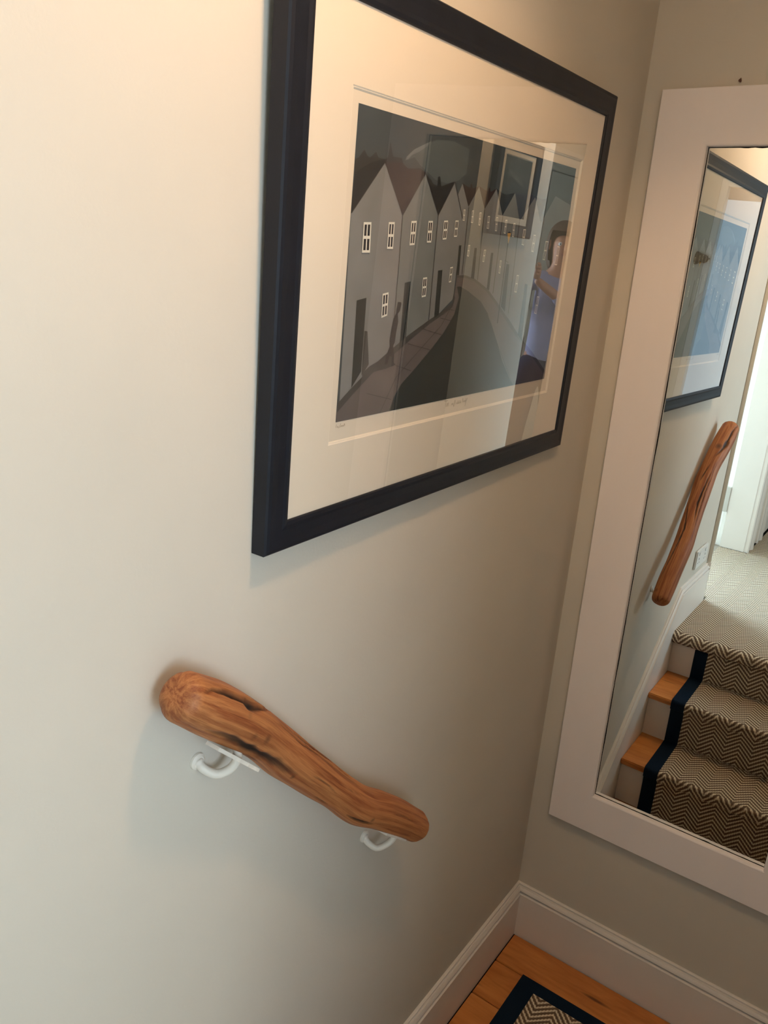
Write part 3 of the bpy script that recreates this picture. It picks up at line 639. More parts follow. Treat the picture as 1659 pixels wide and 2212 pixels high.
('white',[(0.3784,0.7009),(0.3922,0.7024),(0.3922,0.6428),(0.3795,0.6411)]),
('pane',[(0.3804,0.6963),(0.3843,0.6968),(0.3846,0.6748),(0.3807,0.6743)]),
('pane',[(0.3808,0.6683),(0.3846,0.6688),(0.3849,0.6467),(0.3812,0.6462)]),
('pane',[(0.3863,0.697),(0.3903,0.6974),(0.3903,0.6754),(0.3864,0.675)]),
('pane',[(0.3865,0.669),(0.3903,0.6695),(0.3904,0.6474),(0.3867,0.6469)]),
('white',[(0.1227,0.4314),(0.143,0.4364),(0.1454,0.3559),(0.1251,0.3481)]),
('pane',[(0.1257,0.4255),(0.1316,0.427),(0.1324,0.3968),(0.1266,0.395)]),
('pane',[(0.1268,0.3867),(0.1327,0.3886),(0.1336,0.358),(0.1277,0.3558)]),
('pane',[(0.1344,0.4277),(0.1403,0.4292),(0.1412,0.3995),(0.1353,0.3976)]),
('pane',[(0.1355,0.3895),(0.1414,0.3914),(0.1423,0.3613),(0.1364,0.3591)]),
('white',[(0.269,0.4879),(0.2846,0.4903),(0.2873,0.4202),(0.271,0.4167)]),
('pane',[(0.2713,0.4826),(0.2759,0.4833),(0.2767,0.4573),(0.2721,0.4564)]),
('pane',[(0.2723,0.4493),(0.2769,0.4502),(0.2778,0.4239),(0.2731,0.4229)]),
('pane',[(0.2781,0.4837),(0.2826,0.4844),(0.2836,0.4585),(0.2789,0.4577)]),
('pane',[(0.2792,0.4506),(0.2838,0.4515),(0.2848,0.4254),(0.2801,0.4244)]),
('white',[(0.3786,0.5291),(0.3901,0.5317),(0.3896,0.4742),(0.3795,0.4716)]),
('pane',[(0.3802,0.5249),(0.3836,0.5257),(0.3837,0.5044),(0.3805,0.5037)]),
('pane',[(0.3806,0.4979),(0.3837,0.4987),(0.3838,0.4773),(0.3809,0.4766)]),
('pane',[(0.3852,0.526),(0.3885,0.5268),(0.3884,0.5056),(0.3852,0.5048)]),
('pane',[(0.3852,0.499),(0.3883,0.4998),(0.3882,0.4785),(0.3852,0.4777)]),
('white',[(0.4085,0.7437),(0.4166,0.7447),(0.418,0.7036),(0.4095,0.7042)]),
('wallC',[(0.4096,0.7418),(0.4123,0.7421),(0.4128,0.7253),(0.41,0.7252)]),
('wallC',[(0.4101,0.7228),(0.4128,0.7229),(0.4133,0.7059),(0.4106,0.7061)]),
('wallC',[(0.4131,0.7422),(0.4156,0.7425),(0.4162,0.7254),(0.4136,0.7253)]),
('wallC',[(0.4137,0.7229),(0.4162,0.7229),(0.4168,0.7057),(0.4142,0.7059)]),
('white',[(0.4466,0.7444),(0.4549,0.7464),(0.4571,0.7),(0.4474,0.6999)]),
('wallC',[(0.4477,0.7425),(0.4505,0.7431),(0.4511,0.7241),(0.4481,0.7237)]),
('wallC',[(0.4482,0.721),(0.4512,0.7213),(0.4518,0.7022),(0.4486,0.7022)]),
('wallC',[(0.4513,0.7433),(0.4539,0.7438),(0.4548,0.7245),(0.452,0.7242)]),
('wallC',[(0.4521,0.7214),(0.4549,0.7217),(0.4557,0.7023),(0.4527,0.7022)]),
('white',[(0.4833,0.7421),(0.492,0.7431),(0.4923,0.6941),(0.4841,0.6949)]),
('wallC',[(0.4845,0.7399),(0.4873,0.7402),(0.4876,0.7201),(0.4848,0.72)]),
('wallC',[(0.4848,0.7171),(0.4876,0.7172),(0.4879,0.697),(0.4852,0.6972)]),
('wallC',[(0.4882,0.7403),(0.4909,0.7406),(0.4911,0.7201),(0.4884,0.7201)]),
('wallC',[(0.4885,0.7172),(0.4911,0.7172),(0.4912,0.6967),(0.4887,0.6969)]),
('white',[(0.5247,0.7337),(0.5349,0.7348),(0.5366,0.6856),(0.526,0.6862)]),
('wallC',[(0.526,0.7314),(0.5294,0.7318),(0.5301,0.7116),(0.5266,0.7115)]),
('wallC',[(0.5267,0.7086),(0.5302,0.7087),(0.5308,0.6884),(0.5273,0.6886)]),
('wallC',[(0.5305,0.7319),(0.5336,0.7322),(0.5343,0.7117),(0.5311,0.7116)]),
('wallC',[(0.5312,0.7087),(0.5344,0.7088),(0.5351,0.6882),(0.5318,0.6883)]),
('white',[(0.567,0.7333),(0.5766,0.7354),(0.5781,0.6804),(0.5689,0.6805)]),
('wallC',[(0.5683,0.731),(0.5715,0.7316),(0.5722,0.7091),(0.5691,0.7087)]),
('wallC',[(0.5692,0.7055),(0.5723,0.7058),(0.573,0.6831),(0.57,0.6832)]),
('wallC',[(0.5724,0.7318),(0.5754,0.7324),(0.5761,0.7095),(0.5731,0.7092)]),
('wallC',[(0.5732,0.7059),(0.5761,0.7062),(0.5768,0.6831),(0.574,0.6831)]),
('white',[(0.616,0.7289),(0.6262,0.73),(0.6256,0.6746),(0.6164,0.6755)]),
('wallC',[(0.6174,0.7264),(0.6207,0.7267),(0.6207,0.704),(0.6175,0.7039)]),
('wallC',[(0.6175,0.7007),(0.6207,0.7007),(0.6206,0.6778),(0.6176,0.6781)]),
('wallC',[(0.6217,0.7268),(0.6248,0.7271),(0.6246,0.704),(0.6216,0.704)]),
('wallC',[(0.6216,0.7007),(0.6246,0.7007),(0.6244,0.6775),(0.6216,0.6777)]),
('white',[(0.6618,0.7204),(0.6723,0.7215),(0.6725,0.6643),(0.6626,0.6652)]),
('wallC',[(0.6632,0.7177),(0.6666,0.7181),(0.6669,0.6946),(0.6635,0.6945)]),
('wallC',[(0.6635,0.6912),(0.6669,0.6912),(0.6671,0.6676),(0.6638,0.6679)]),
('wallC',[(0.6677,0.7182),(0.671,0.7185),(0.6711,0.6946),(0.6679,0.6946)]),
('wallC',[(0.6679,0.6912),(0.6711,0.6912),(0.6712,0.6673),(0.6681,0.6675)]),
('white',[(0.7214,0.7015),(0.7358,0.7029),(0.7357,0.6348),(0.7226,0.6367)]),
('wallC',[(0.7233,0.6985),(0.7281,0.6989),(0.7283,0.6711),(0.7238,0.6712)]),
('wallC',[(0.7238,0.6672),(0.7283,0.6671),(0.7286,0.6392),(0.7243,0.6398)]),
('wallC',[(0.7295,0.699),(0.7339,0.6994),(0.734,0.671),(0.7297,0.6711)]),
('wallC',[(0.7297,0.6671),(0.734,0.667),(0.734,0.6385),(0.7299,0.639)]),
('white',[(0.7861,0.6844),(0.7989,0.6844),(0.7998,0.6094),(0.7853,0.6122)]),
('wallC',[(0.7877,0.6808),(0.792,0.6808),(0.792,0.65),(0.7875,0.6504)]),
('wallC',[(0.7875,0.6461),(0.792,0.6456),(0.7919,0.6146),(0.7872,0.6155)]),
('wallC',[(0.7933,0.6808),(0.7973,0.6807),(0.7975,0.6495),(0.7933,0.6499)]),
('wallC',[(0.7933,0.6454),(0.7976,0.645),(0.7978,0.6135),(0.7934,0.6144)]),
('white',[(0.8652,0.6635),(0.8842,0.6638),(0.878,0.5782),(0.8625,0.5794)]),
('wallC',[(0.8675,0.6593),(0.8737,0.6594),(0.8719,0.6239),(0.8662,0.624)]),
('wallC',[(0.866,0.619),(0.8716,0.6188),(0.8698,0.5831),(0.8647,0.5835)]),
('wallC',[(0.8756,0.6595),(0.8814,0.6595),(0.879,0.6238),(0.8736,0.6239)]),
('wallC',[(0.8733,0.6188),(0.8787,0.6186),(0.8763,0.5827),(0.8714,0.583)]),
('white',[(0.9469,0.6468),(0.9644,0.6461),(0.964,0.5588),(0.9464,0.56)]),
('wallC',[(0.9492,0.6424),(0.9549,0.6422),(0.9547,0.6057),(0.949,0.6061)]),
('wallC',[(0.9489,0.6009),(0.9547,0.6005),(0.9545,0.5638),(0.9487,0.5643)]),
('wallC',[(0.9567,0.6421),(0.9621,0.6419),(0.9619,0.6053),(0.9565,0.6056)]),
('wallC',[(0.9565,0.6004),(0.9619,0.6001),(0.9618,0.5633),(0.9563,0.5637)]),
('white',[(0.448,0.6158),(0.4568,0.6171),(0.4569,0.5733),(0.4481,0.5745)]),
('wallC',[(0.4491,0.6139),(0.452,0.6143),(0.4521,0.5965),(0.4492,0.5964)]),
('wallC',[(0.4492,0.5939),(0.4521,0.5939),(0.4521,0.5761),(0.4492,0.5764)]),
('wallC',[(0.4529,0.6144),(0.4557,0.6147),(0.4557,0.5965),(0.453,0.5965)]),
('wallC',[(0.453,0.5939),(0.4557,0.5939),(0.4557,0.5757),(0.453,0.576)]),
('white',[(0.5267,0.6033),(0.5363,0.6039),(0.5342,0.5558),(0.5258,0.5561)]),
('wallC',[(0.5279,0.601),(0.531,0.6012),(0.5304,0.5812),(0.5274,0.5812)]),
('wallC',[(0.5274,0.5783),(0.5303,0.5784),(0.5297,0.5583),(0.5269,0.5584)]),
('wallC',[(0.532,0.6012),(0.5349,0.6014),(0.5341,0.5813),(0.5313,0.5812)]),
('wallC',[(0.5312,0.5784),(0.534,0.5784),(0.5332,0.5582),(0.5306,0.5583)]),
('white',[(0.6151,0.5661),(0.6244,0.5648),(0.6245,0.5113),(0.6164,0.5138)]),
('wallC',[(0.6164,0.5634),(0.6194,0.5629),(0.6197,0.5408),(0.6169,0.5414)]),
('wallC',[(0.6169,0.5382),(0.6198,0.5376),(0.6201,0.5153),(0.6174,0.5161)]),
('wallC',[(0.6203,0.5628),(0.6232,0.5624),(0.6233,0.54),(0.6206,0.5406)]),
('wallC',[(0.6206,0.5374),(0.6233,0.5368),(0.6235,0.5143),(0.6209,0.5151)]),
('white',[(0.7191,0.5082),(0.7315,0.5074),(0.7318,0.4319),(0.7182,0.4338)]),
('wallC',[(0.7206,0.5044),(0.7247,0.5041),(0.7246,0.4727),(0.7203,0.4731)]),
('wallC',[(0.7203,0.4687),(0.7246,0.4682),(0.7245,0.4367),(0.72,0.4373)]),
('wallC',[(0.726,0.504),(0.7298,0.5037),(0.7299,0.4722),(0.7259,0.4726)]),
('wallC',[(0.7259,0.4681),(0.7299,0.4677),(0.73,0.4359),(0.7258,0.4365)]),
('white',[(0.8624,0.4137),(0.8776,0.4116),(0.8754,0.3296),(0.8598,0.3341)]),
('wallC',[(0.8643,0.4095),(0.8693,0.4087),(0.8682,0.3749),(0.8632,0.376)]),
('wallC',[(0.863,0.3712),(0.8681,0.3701),(0.867,0.3361),(0.8619,0.3376)]),
('wallC',[(0.8708,0.4085),(0.8755,0.4078),(0.8745,0.3736),(0.8698,0.3746)]),
('wallC',[(0.8696,0.3697),(0.8744,0.3687),(0.8735,0.3343),(0.8686,0.3356)])]

def artwork(parent, mapf, x0, polys, box_):
    y0, y1, z0, z1 = box_
    me = bpy.data.meshes.new('street_scene'); verts, faces, mi = [], [], []; slots = []
    lay = 0; lay_w = False
    for col, pts in [('sky', [(0, 0), (1, 0), (1, 1), (0, 1)])] + polys:
        if col == 'white': d = 70
        elif col == 'pane' or (lay_w and col == 'wallC'): d = 72
        else: lay += 1; d = lay
        lay_w = col in ('white',) or (d == 72)
        if col not in slots: slots.append(col)
        ii = len(verts)
        for u, v in pts: verts.append(mapf(y0+(y1-y0)*u, x0+d*2.4e-5, z0+(z1-z0)*v))
        faces.append(list(range(ii, ii+len(pts)))); mi.append(slots.index(col))
    me.from_pydata(verts, [], faces)
    for s in slots: me.materials.append(inkmat(s, INK[s]))
    for p, k in zip(me.polygons, mi): p.material_index = k
    return link('street_scene', me, parent)
lay_w = False
artwork(sheet, pp, .0213, ART, (PL, PR, PB, PT))
# pencilled edition number and title under the image (too faint to read in the photograph)
PENCIL = mat('pencil', (150, 130, 104), 0.8, 0.1)
def scribble(strokes, name):
    bm = bmesh.new()
    for st in strokes:
        pts = smooth_path([(0, y, z) for y, z in st], 4) if len(st) > 2 else [Vector((0, y, z)) for y, z in st]
        for a, b in zip(pts[:-1], pts[1:]):
            d = (b-a); 
            if d.length < 1e-6: continue
            d.normalize(); nrm = Vector((0, -d.z, d.y))*.00035
            bm.faces.new([bm.verts.new(pp(q.y, .0216, q.z)) for q in (a-nrm, b-nrm, b+nrm, a+nrm)])
    return obj(name, bm, PENCIL, sheet)
def cursive(y0, z0, w, h, n, slope, seed):
    random.seed(seed); pts = []
    for k in range(n*2+1):
        t = k/(n*2); hh = h*(random.choice((.35, .4, .45, 1.0)) if k % 2 else random.choice((0, 0, 0, -.4)))
        pts.append((y0+w*t+random.uniform(-.15, .15)*w/n, z0+slope*t+hh))
    return pts
scribble([[(-.838, 1.8735), (-.8385, 1.862)], [(-.844, 1.8735), (-.832, 1.8735)], cursive(-.835, 1.862, .008, .007, 2, 0, 4), cursive(-.818, 1.8628, .016, .009, 3, 0, 5), cursive(-.798, 1.863, .018, .006, 5, 0, 6), cursive(-.776, 1.8635, .014, .008, 3, 0, 8), [(-.764, 1.871), (-.762, 1.864), (-.757, 1.871), (-.763, 1.855)]], 'pencil_title')
scribble([[(-1.170, 1.8732), (-1.1705, 1.868)], cursive(-1.168, 1.868, .004, .004, 1, 0, 3), [(-1.162, 1.867), (-1.159, 1.8735)], cursive(-1.159, 1.868, .011, .004, 3, 0, 2)], 'pencil_number')

# ------------------------------------------------------------------ small framed picture on the opposite wall
pic2 = thing('framed_picture', (1.0, -1.265, 2.20), label='small dark framed landscape on the opposite wall, reflected in the print glass', category='picture')
def p2m(y, x, z): return (-x-.001, y+1.265, z-2.20)
FP2 = [(0, 0), (0, .022), (.006, .027), (.045, .024), (.052, .020), (.052, .006)]
sh2 = picture(pic2, p2m, -1.475, -1.055, 2.20, 2.59, FP2, .052, -1.400, -1.135, 2.275, 2.520, .0185, .0165, .0135, bev=.003)
A2 = [('cloud', [(0, .45), (.2, .62), (.5, .72), (.8, .62), (1, .7), (1, 1), (0, 1)]), ('smoke', [(.1, .5), (.35, .66), (.6, .74), (.9, .8), (.7, .68), (.4, .58)]), ('skyline', [(0, .3), (.2, .42), (.45, .38), (.7, .46), (1, .4), (1, 0), (0, 0)]), ('roofdark', [(0, 0), (0, .2), (.3, .3), (.6, .18), (1, .26), (1, 0)])]
artwork(sh2, p2m, .0136, A2, (-1.396, -1.139, 2.279, 2.516))

# ------------------------------------------------------------------ driftwood handrail
rail_t = thing('handrail', (0, -1.20, 1.26), label='short knotty driftwood handrail on two white brackets below the print', category='handrail')
RO = Vector((0, -1.20, 1.26))
CP = [(.0540, -1.4922, 1.5412, .0355), (.0530, -1.4496, 1.5070, .0388), (.0480, -1.3859, 1.4534, .0390), (.0440, -1.3242, 1.3934, .0362), (.0440, -1.2715, 1.3367, .0380),
      (.0475, -1.2129, 1.2766, .0366), (.0530, -1.1456, 1.2081, .0353), (.0590, -1.0792, 1.1410, .0373), (.0630, -1.0079, 1.0876, .0365), (.0650, -.9270, 1.0216, .0361), (.0660, -.8640, .9658, .0340)]
P_ = smooth_path([c[:3] for c in CP], 22); Rr = [v.x for v in smooth_path([(c[3], 0, 0) for c in CP], 22)]
Ls = [0]
for a, b in zip(P_[:-1], P_[1:]): Ls.append(Ls[-1]+(b-a).length)
LT = Ls[-1]
# end caps
d0 = (P_[0]-P_[3]).normalized(); d1_ = (P_[-1]-P_[-4]).normalized()
capA, capB = .026, .026; nc = 12
pre = []; post = []
for k in range(nc, 0, -1):
    a = k/nc*math.pi/2; pre.append((P_[0]+d0*capA*math.sin(a), Rr[0]*max(.02, math.cos(a)**.62), -capA*math.sin(a)))
for k in range(1, nc+1):
    a = k/nc*math.pi/2; post.append((P_[-1]+d1_*capB*math.sin(a), Rr[-1]*max(.02, math.cos(a)**.62), LT+capB*math.sin(a)))
path = [p for p, _, _ in pre]+P_+[p for p, _, _ in post]; rads = [r for _, r, _ in pre]+Rr+[r for _, r, _ in post]; ss = [s for _, _, s in pre]+Ls+[s for _, _, s in post]
CR = [  # cracks: ((s fraction, angle in degrees), ...), half width m, depth m, stain
 ([(-.01, 62), (.01, 48), (.04, 42), (.08, 43), (.118, 44), (.148, 41), (.178, 32), (.215, 14)], .0040, .008, 1.0),
 ([(.10, 46), (.13, 43), (.165, 38)], .0075, .009, 1.0),
 ([(.224, 45), (.275, 42), (.334, 44), (.417, 35), (.495, 37), (.556, 40), (.627, 38)], .0016, .003, .8),
 ([(.04, 137), (.09, 132), (.148, 136), (.194, 141), (.224, 138), (.275, 131), (.366, 118)], .0078, .005, 1.0),
 ([(.61, 134), (.637, 131), (.686, 126), (.722, 124)], .0028, .003, .95),
 ([(.475, 146), (.536, 142)], .0014, .002, .7),
 ([(.261, 8), (.334, -11), (.366, -15)], .0024, .004, 1.0),
 ([(.30, 30), (.342, 26), (.417, 20), (.485, 14), (.577, 26)], .0036, .006, 1.0),
 ([(.43, -42), (.495, -48), (.56, -34), (.627, -19), (.695, -26), (.788, -34), (.883, -41), (.976, -62)], .0034, .006, 1.0),
 ([(.40, 95), (.47, 92), (.52, 99)], .0010, .0012, .6), ([(.78, 80), (.84, 74), (.90, 80)], .0010, .0012, .5), ([(.55, 70), (.60, 66)], .0008, .001, .5)]
KN = [(.156, 8, .010, .8), (.205, 95, .006, .6), (.16, 105, .005, .4), (.70, 108, .004, .7), (.36, 128, .0035, .8), (.12, 70, .004, .3), (.985, -40, .006, .5)]
NT_ = 120
def rail_mesh():
    verts, faces, grain, stain = [], [], [], []
    n = len(path)
    for i in range(n):
        t = (path[min(i+1, n-1)]-path[max(i-1, 0)]).normalized()
        u = Vector((0, 0, 1))-t*t.z; u.normalize(); v = t.cross(u); sf = ss[i]/LT
        for j in range(NT_):
            ang = 360*j/NT_; a = math.radians(ang); r = rads[i]
            dirv = math.cos(a)*u+math.sin(a)*v
            lump = noise.noise(Vector((ss[i]*9, math.cos(a)*1.2, math.sin(a)*1.2)))*.0022 + noise.noise(Vector((ss[i]*3, math.cos(a)*4, math.sin(a)*4+5)))*.0010
            dep, st = 0.0, 0.0
            aa = ang if ang <= 220 else ang-360
            for (pl_, hw, dp, sv) in CR:
                if sf < pl_[0][0]-.01 or sf > pl_[-1][0]+.01: continue
                for (s0, a0), (s1, a1) in zip(pl_[:-1], pl_[1:]):
                    if s0 <= sf <= s1:
                        tt = (sf-s0)/(s1-s0); ac = a0+(a1-a0)*tt
                        whole = (sf-pl_[0][0])/(pl_[-1][0]-pl_[0][0]); tp = math.sin(math.pi*min(1, max(0, whole)))**.5
                        wob = noise.noise(Vector((ss[i]*60, a0, 0)))*.0012
                        d = abs(math.radians(aa-ac))*rads[i]+0; d = abs(math.radians(aa-ac)*rads[i]+wob)
                        w_ = hw*(.35+.65*tp)*(1+.5*noise.noise(Vector((ss[i]*35, hw*900, 1))))
                        if d < w_*2.2:
                            k = max(0, 1-(d/(w_*1.3))**2); dep = max(dep, dp*tp*k); st = max(st, sv*tp*max(0, min(1, 1.5-d/w_)))
            for (ks, ka, kr_, kv) in KN:
                d = math.hypot((sf-ks)*LT, math.radians(aa-ka)*rads[i])/kr_
                if d < 1.6: st = max(st, kv*max(0, 1-d/1.6)**.7)
            # dark end grain around the knot of the upper end
            if sf < .06:
                d = (path[i]+dirv*rads[i]-Vector((.085, -1.510, 1.560))).length
                st = max(st, .38*max(0, 1-d/.020)+.0)
            p = path[i]+dirv*(max(.0005, rads[i]+lump*min(1, rads[i]/.03)-dep)) - RO
            verts.append(p); stain.append(st); rg = .036*(min(r, .036)/.036)**.55 if not -.001 < sf < 1.001 else r; grain.append((ss[i], math.cos(a)*rg*2.2, math.sin(a)*rg*2.2))
    for i in range(n-1):
        for j in range(NT_):
            j2 = (j+1) % NT_; faces.append((i*NT_+j, i*NT_+j2, (i+1)*NT_+j2, (i+1)*NT_+j))
    faces.append(tuple(range(NT_))[::-1]); faces.append(tuple((n-1)*NT_+j for j in range(NT_)))
    me = bpy.data.meshes.new('rail'); me.from_pydata([tuple(v) for v in verts], [], faces)
    at = me.attributes.new('stain', 'FLOAT', 'POINT'); at.data.foreach_set('value', stain)
    at = me.attributes.new('grain', 'FLOAT_VECTOR', 'POINT'); at.data.foreach_set('vector', [c for g in grain for c in g])
    for p in me.polygons: p.use_smooth = True
    return me
link('rail', rail_mesh(), rail_t, RAILW)
def bracket(wallp, pts, sad0, sad1, rad=.0072):
    wp = Vector(wallp)-RO
    bm = bmesh.new(); q = smooth_path([Vector(p)-RO for p in pts], 8); tube(bm, q, [rad*(1.25 if i < 3 else 1) for i in range(len(q))], 14)
    arm = obj('bracket', bm, BRACK, rail_t, smooth=True)
    bm = bmesh.new(); tube(bm, [wp+Vector((0.0005, 0, 0)), wp+Vector((.004, 0, 0)), wp+Vector((.0065, 0, 0))], [.0135, .0130, .009], 24); obj('wall_plate', bm, BRACK, arm)
    bm = bmesh.new(); a, b = Vector(sad0)-RO, Vector(sad1)-RO; d = (b-a).normalized(); sx = Vector((1, 0, 0)); nz = d.cross(sx).normalized()
    n = 14; grid = []
    for k in range(n+1):
        t = k/n; row = []
        for s_ in (-1, 1):
            w_ = .0125+.0012*noise.noise(Vector((t*9, s_, 2)))
            for h_ in (-1, 1): row.append(bm.verts.new(a+(b-a)*t+sx*s_*w_+nz*h_*.0028))
        grid.append(row)
    for k in range(n):
        A, B = grid[k], grid[k+1]
        for i, j in ((0, 1), (1, 3), (3, 2), (2, 0)): bm.faces.new((A[i], A[j], B[j], B[i]))
    bm.faces.new([grid[0][i] for i in (0, 1, 3, 2)]); bm.faces.new([grid[-1][i] for i in (2, 3, 1, 0)]); bmesh.ops.recalc_face_normals(bm, faces=bm.faces[:])
    obj('saddle_plate', bm, BRACK, arm)
bracket((0, -1.422, 1.383), [(.001, -1.422, 1.383), (.012, -1.419, 1.373), (.024, -1.405, 1.362), (.036, -1.391, 1.368), (.044, -1.384, 1.383), (.048, -1.386, 1.403), (.049, -1.391, 1.424)],
        (.058, -1.446, 1.447), (.055, -1.358, 1.364))
bracket((0, -.953, .957), [(.001, -.953, .957), (.012, -.953, .947), (.030, -.945, .938), (.045, -.932, .947), (.055, -.925, .962), (.060, -.925, .984)],
        (.064, -.985, 1.022), (.064, -.905, .958), .0068)

# ------------------------------------------------------------------ brown cone stand-in and ceiling spot
wl = thing('brown_cone', (1.05, -4.2, 2.235), label='small bronze cone shape standing in for an unclear brown reflection over the street print', category='lamp')  # made-up lamp shape in place of an unclear brown reflection
bm = bmesh.new(); tube(bm, [(.042, .055, 0), (.039, .055, 0), (-.014, .055, 0), (-.032, .055, 0)], [.046, .046, .027, .010], 24); obj('shade', bm, BRASS, wl, smooth=False)
bm = bmesh.new(); tube(bm, [(-.028, .055, 0), (-.055, .055, .004)], [.007, .005], 10); obj('knob', bm, BRASS, wl)
bm = bmesh.new(); tube(bm, [(0, 0, 0), (0, .04, 0)], [.010, .010], 10); tube(bm, [(0, 0, 0), (0, .006, 0)], [.03, .028], 20); obj('wall_arm', bm, BRASS, wl)
cl = thing('ceiling_spotlight', (0.60, -1.32, CZ), label='round recessed ceiling spotlight above the stairs', category='lamp')
bm = bmesh.new(); tube(bm, [(0, 0, 0), (0, 0, -.006), (0, 0, -.006), (0, 0, -.001)], [.048, .046, .036, .034], 28, cap=False); obj('rim', bm, PLAST, cl)
em = bpy.data.materials.new('lamp_lens'); em.use_nodes = True; em.node_tree.nodes['Principled BSDF'].inputs['Emission Color'].default_value = (1, .7, .38, 1); em.node_tree.nodes['Principled BSDF'].inputs['Emission Strength'].default_value = 8
bm = bmesh.new(); tube(bm, [(0, 0, -.0005), (0, 0, -.002)], [.035, .034], 28); obj('lens', bm, em, cl)

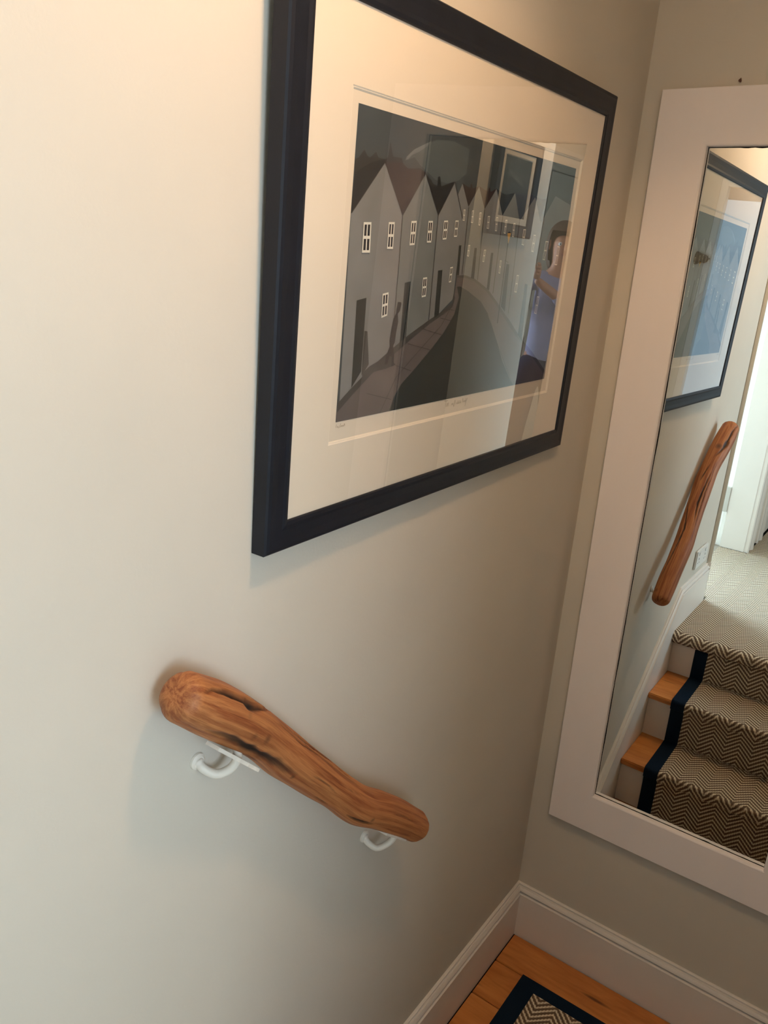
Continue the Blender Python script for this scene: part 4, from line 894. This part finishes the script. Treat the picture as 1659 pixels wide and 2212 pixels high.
# ------------------------------------------------------------------ the photographer, reflected in the print's glass
def person():
    F = Vector((1.29, -2.62, TOPZ))
    t = thing('person', tuple(F), label='person in pale lilac shirt and dark jeans holding a phone, seen in the glass', category='person')
    t.rotation_euler = (0, 0, math.radians(34))
    def skin(name, joints, edges_, root, m_, parent, sub=2):
        me = bpy.data.meshes.new(name); me.from_pydata([j[:3] for j in joints], edges_, []); o = link(name, me, parent, m_)
        md = o.modifiers.new('skin', 'SKIN'); md.use_smooth_shade = True
        for i, j in enumerate(joints):
            sv = me.skin_vertices[0].data[i]; r = j[3]; sv.radius = (r, j[4] if len(j) > 4 else r); sv.use_root = (i == root)
        o.modifiers.new('sub', 'SUBSURF').levels = sub; o.modifiers['sub'].render_levels = sub; return o
    # body (skin) : head, neck, arms, torso, legs - facing +y
    J = [(0, 0, .93, .095, .075), (0, 0, 1.08, .085, .065), (0, .01, 1.25, .098, .07), (0, 0, 1.37, .085, .058), (0, .005, 1.44, .048, .048), (0, .02, 1.50, .05, .055), (0, .025, 1.57, .07, .085), (0, .02, 1.64, .055, .065),
         (-.16, 0, 1.365, .047), (-.20, .12, 1.17, .038), (.08, .21, 1.33, .028), (.165, .235, 1.38, .022),
         (.16, 0, 1.365, .047), (.27, .03, 1.17, .038), (.335, .19, 1.33, .028), (.30, .235, 1.38, .022),
         (-.085, 0, .84, .060), (-.095, .01, .48, .052), (-.10, -.01, .09, .034), (-.105, .11, .03, .03),
         (.085, 0, .84, .060), (.095, .01, .48, .052), (.10, -.01, .09, .034), (.105, .11, .03, .03)]
    E = [(0, 1), (1, 2), (2, 3), (3, 4), (4, 5), (5, 6), (6, 7), (3, 8), (8, 9), (9, 10), (10, 11), (3, 12), (12, 13), (13, 14), (14, 15), (0, 16), (16, 17), (17, 18), (18, 19), (0, 20), (20, 21), (21, 22), (22, 23)]
    body = skin('body', J, E, 0, SKIN, t)
    def grow(js, k): return [j[:3]+tuple(r+k for r in j[3:]) for j in js]
    Sj = grow([(0, 0, .86, .128, .105), (0, 0, 1.0, .108, .085), (0, .01, 1.22, .118, .088), (0, 0, 1.37, .098, .068), (-.16, 0, 1.365, .047), (-.20, .12, 1.17, .038), (.04, .197, 1.307, .030), (.16, 0, 1.365, .047), (.27, .03, 1.17, .038), (.325, .166, 1.307, .030)], .012)
    skin('shirt', Sj, [(0, 1), (1, 2), (2, 3), (3, 4), (4, 5), (5, 6), (3, 7), (7, 8), (8, 9)], 0, SHIRT, t)
    Tj = grow([(0, 0, .99, .100, .082), (0, 0, .90, .120, .095), (-.085, 0, .80, .080), J[17], J[18], (.085, 0, .80, .080), J[21], J[22]], .011)
    skin('jeans', Tj, [(0, 1), (1, 2), (2, 3), (3, 4), (1, 5), (5, 6), (6, 7)], 1, JEANS, t)
    for s in (-1, 1):
        bm = bmesh.new(); bmesh.ops.create_uvsphere(bm, u_segments=16, v_segments=10, radius=1)
        for v in bm.verts: v.co = Vector((v.co.x*.045+s*.103, v.co.y*.125+.06, max(-.03, v.co.z*.045)+.045-.012))
        obj('shoe', bm, DARK, t, smooth=True)
    # hair: cap with length to the shoulders, open at the face
    bm = bmesh.new(); bmesh.ops.create_uvsphere(bm, u_segments=32, v_segments=20, radius=1)
    for v in bm.verts:
        x, y, z = v.co; lowf = max(0, -z)
        yy = y*.108 if y < 0 else y*.088
        v.co = Vector((x*(.094+.012*lowf), yy+.0+.0-.012*lowf, z*(.115 if z > 0 else .20)+1.605))
    bmesh.ops.delete(bm, geom=[v for v in bm.verts if v.co.y > .035 and v.co.z < 1.655], context='VERTS')
    obj('hair', bm, HAIR, t, smooth=True)
    # face
    bm = bmesh.new(); tube(bm, [(0, .092, 1.585), (0, .112, 1.56), (0, .108, 1.552)], [.006, .011, .009], 10); obj('nose', bm, SKIN, t, smooth=True)
    for s in (-1, 1):
        bm = bmesh.new(); bmesh.ops.create_uvsphere(bm, u_segments=12, v_segments=8, radius=.0105)
        for v in bm.verts: v.co += Vector((s*.031, .084, 1.585))
        ey = obj('eye', bm, PLAST, t, smooth=True)
        bm = bmesh.new(); bmesh.ops.create_uvsphere(bm, u_segments=10, v_segments=8, radius=.0055)
        for v in bm.verts: v.co += Vector((s*.031, .0905, 1.585))
        obj('iris', bm, DARK, ey, smooth=True)
        bm = bmesh.new(); bmesh.ops.create_uvsphere(bm, u_segments=12, v_segments=8, radius=1)
        for v in bm.verts: v.co = Vector((v.co.x*.008+s*.078, v.co.y*.018+.015, v.co.z*.03+1.575))
        obj('ear', bm, SKIN, t, smooth=True)
    bm = bmesh.new(); bmesh.ops.create_uvsphere(bm, u_segments=14, v_segments=8, radius=1)
    for v in bm.verts: v.co = Vector((v.co.x*.023, v.co.y*.006+.098, v.co.z*.007+1.527))
    obj('mouth', bm, mat('lips', (160, 92, 84), .5), t, smooth=True)
    # hands: palm and five fingers curled round the phone's edges
    for s, wx in ((-1, .165), (1, .30)):
        YH = -.07
        js = [(wx, .31+YH, 1.38, .020, .014), (wx-s*-.004, .325+YH, 1.42, .028, .014)]
        es = [(0, 1)]
        for k in range(4):
            b0 = len(js); zz = 1.405+.019*k; L_ = (.030, .036, .034, .027)[k]
            js += [(wx+s*.004, .338+YH, zz, .0085), (wx+s*.002, .338+YH+L_*.6, zz+.004, .0082), (wx-s*.016, .338+YH+L_*.62, zz+.006, .0075)]
            es += [(1, b0), (b0, b0+1), (b0+1, b0+2)]
        b0 = len(js); js += [(wx-s*.008, .318+YH, 1.43, .010), (wx-s*.020, .322+YH, 1.455, .0085), (wx-s*.030, .326+YH, 1.468, .0075)]; es += [(1, b0), (b0, b0+1), (b0+1, b0+2)]
        skin('hand', js, es, 0, SKIN, t, 2)
    return F
F = person()
ph = thing('phone', (0, 0, 0), label='brown cased phone held up in both hands by the photographer', category='phone')
ph.matrix_world = Matrix.Translation(F) @ Matrix.Rotation(math.radians(34), 4, 'Z') @ Matrix.Translation((.2325, .275, 1.445))
bm = bmesh.new(); box(bm, -.037, .037, -.004, .004, -.075, .075, .0035); obj('case', bm, PHONE, ph)
bm = bmesh.new(); box(bm, .010, .030, .0041, .0062, .045, .067, .001); obj('camera_bump', bm, DARK, ph)
bm = bmesh.new(); box(bm, -.034, .034, -.0048, -.0042, -.071, .071); obj('screen', bm, DARK, ph)
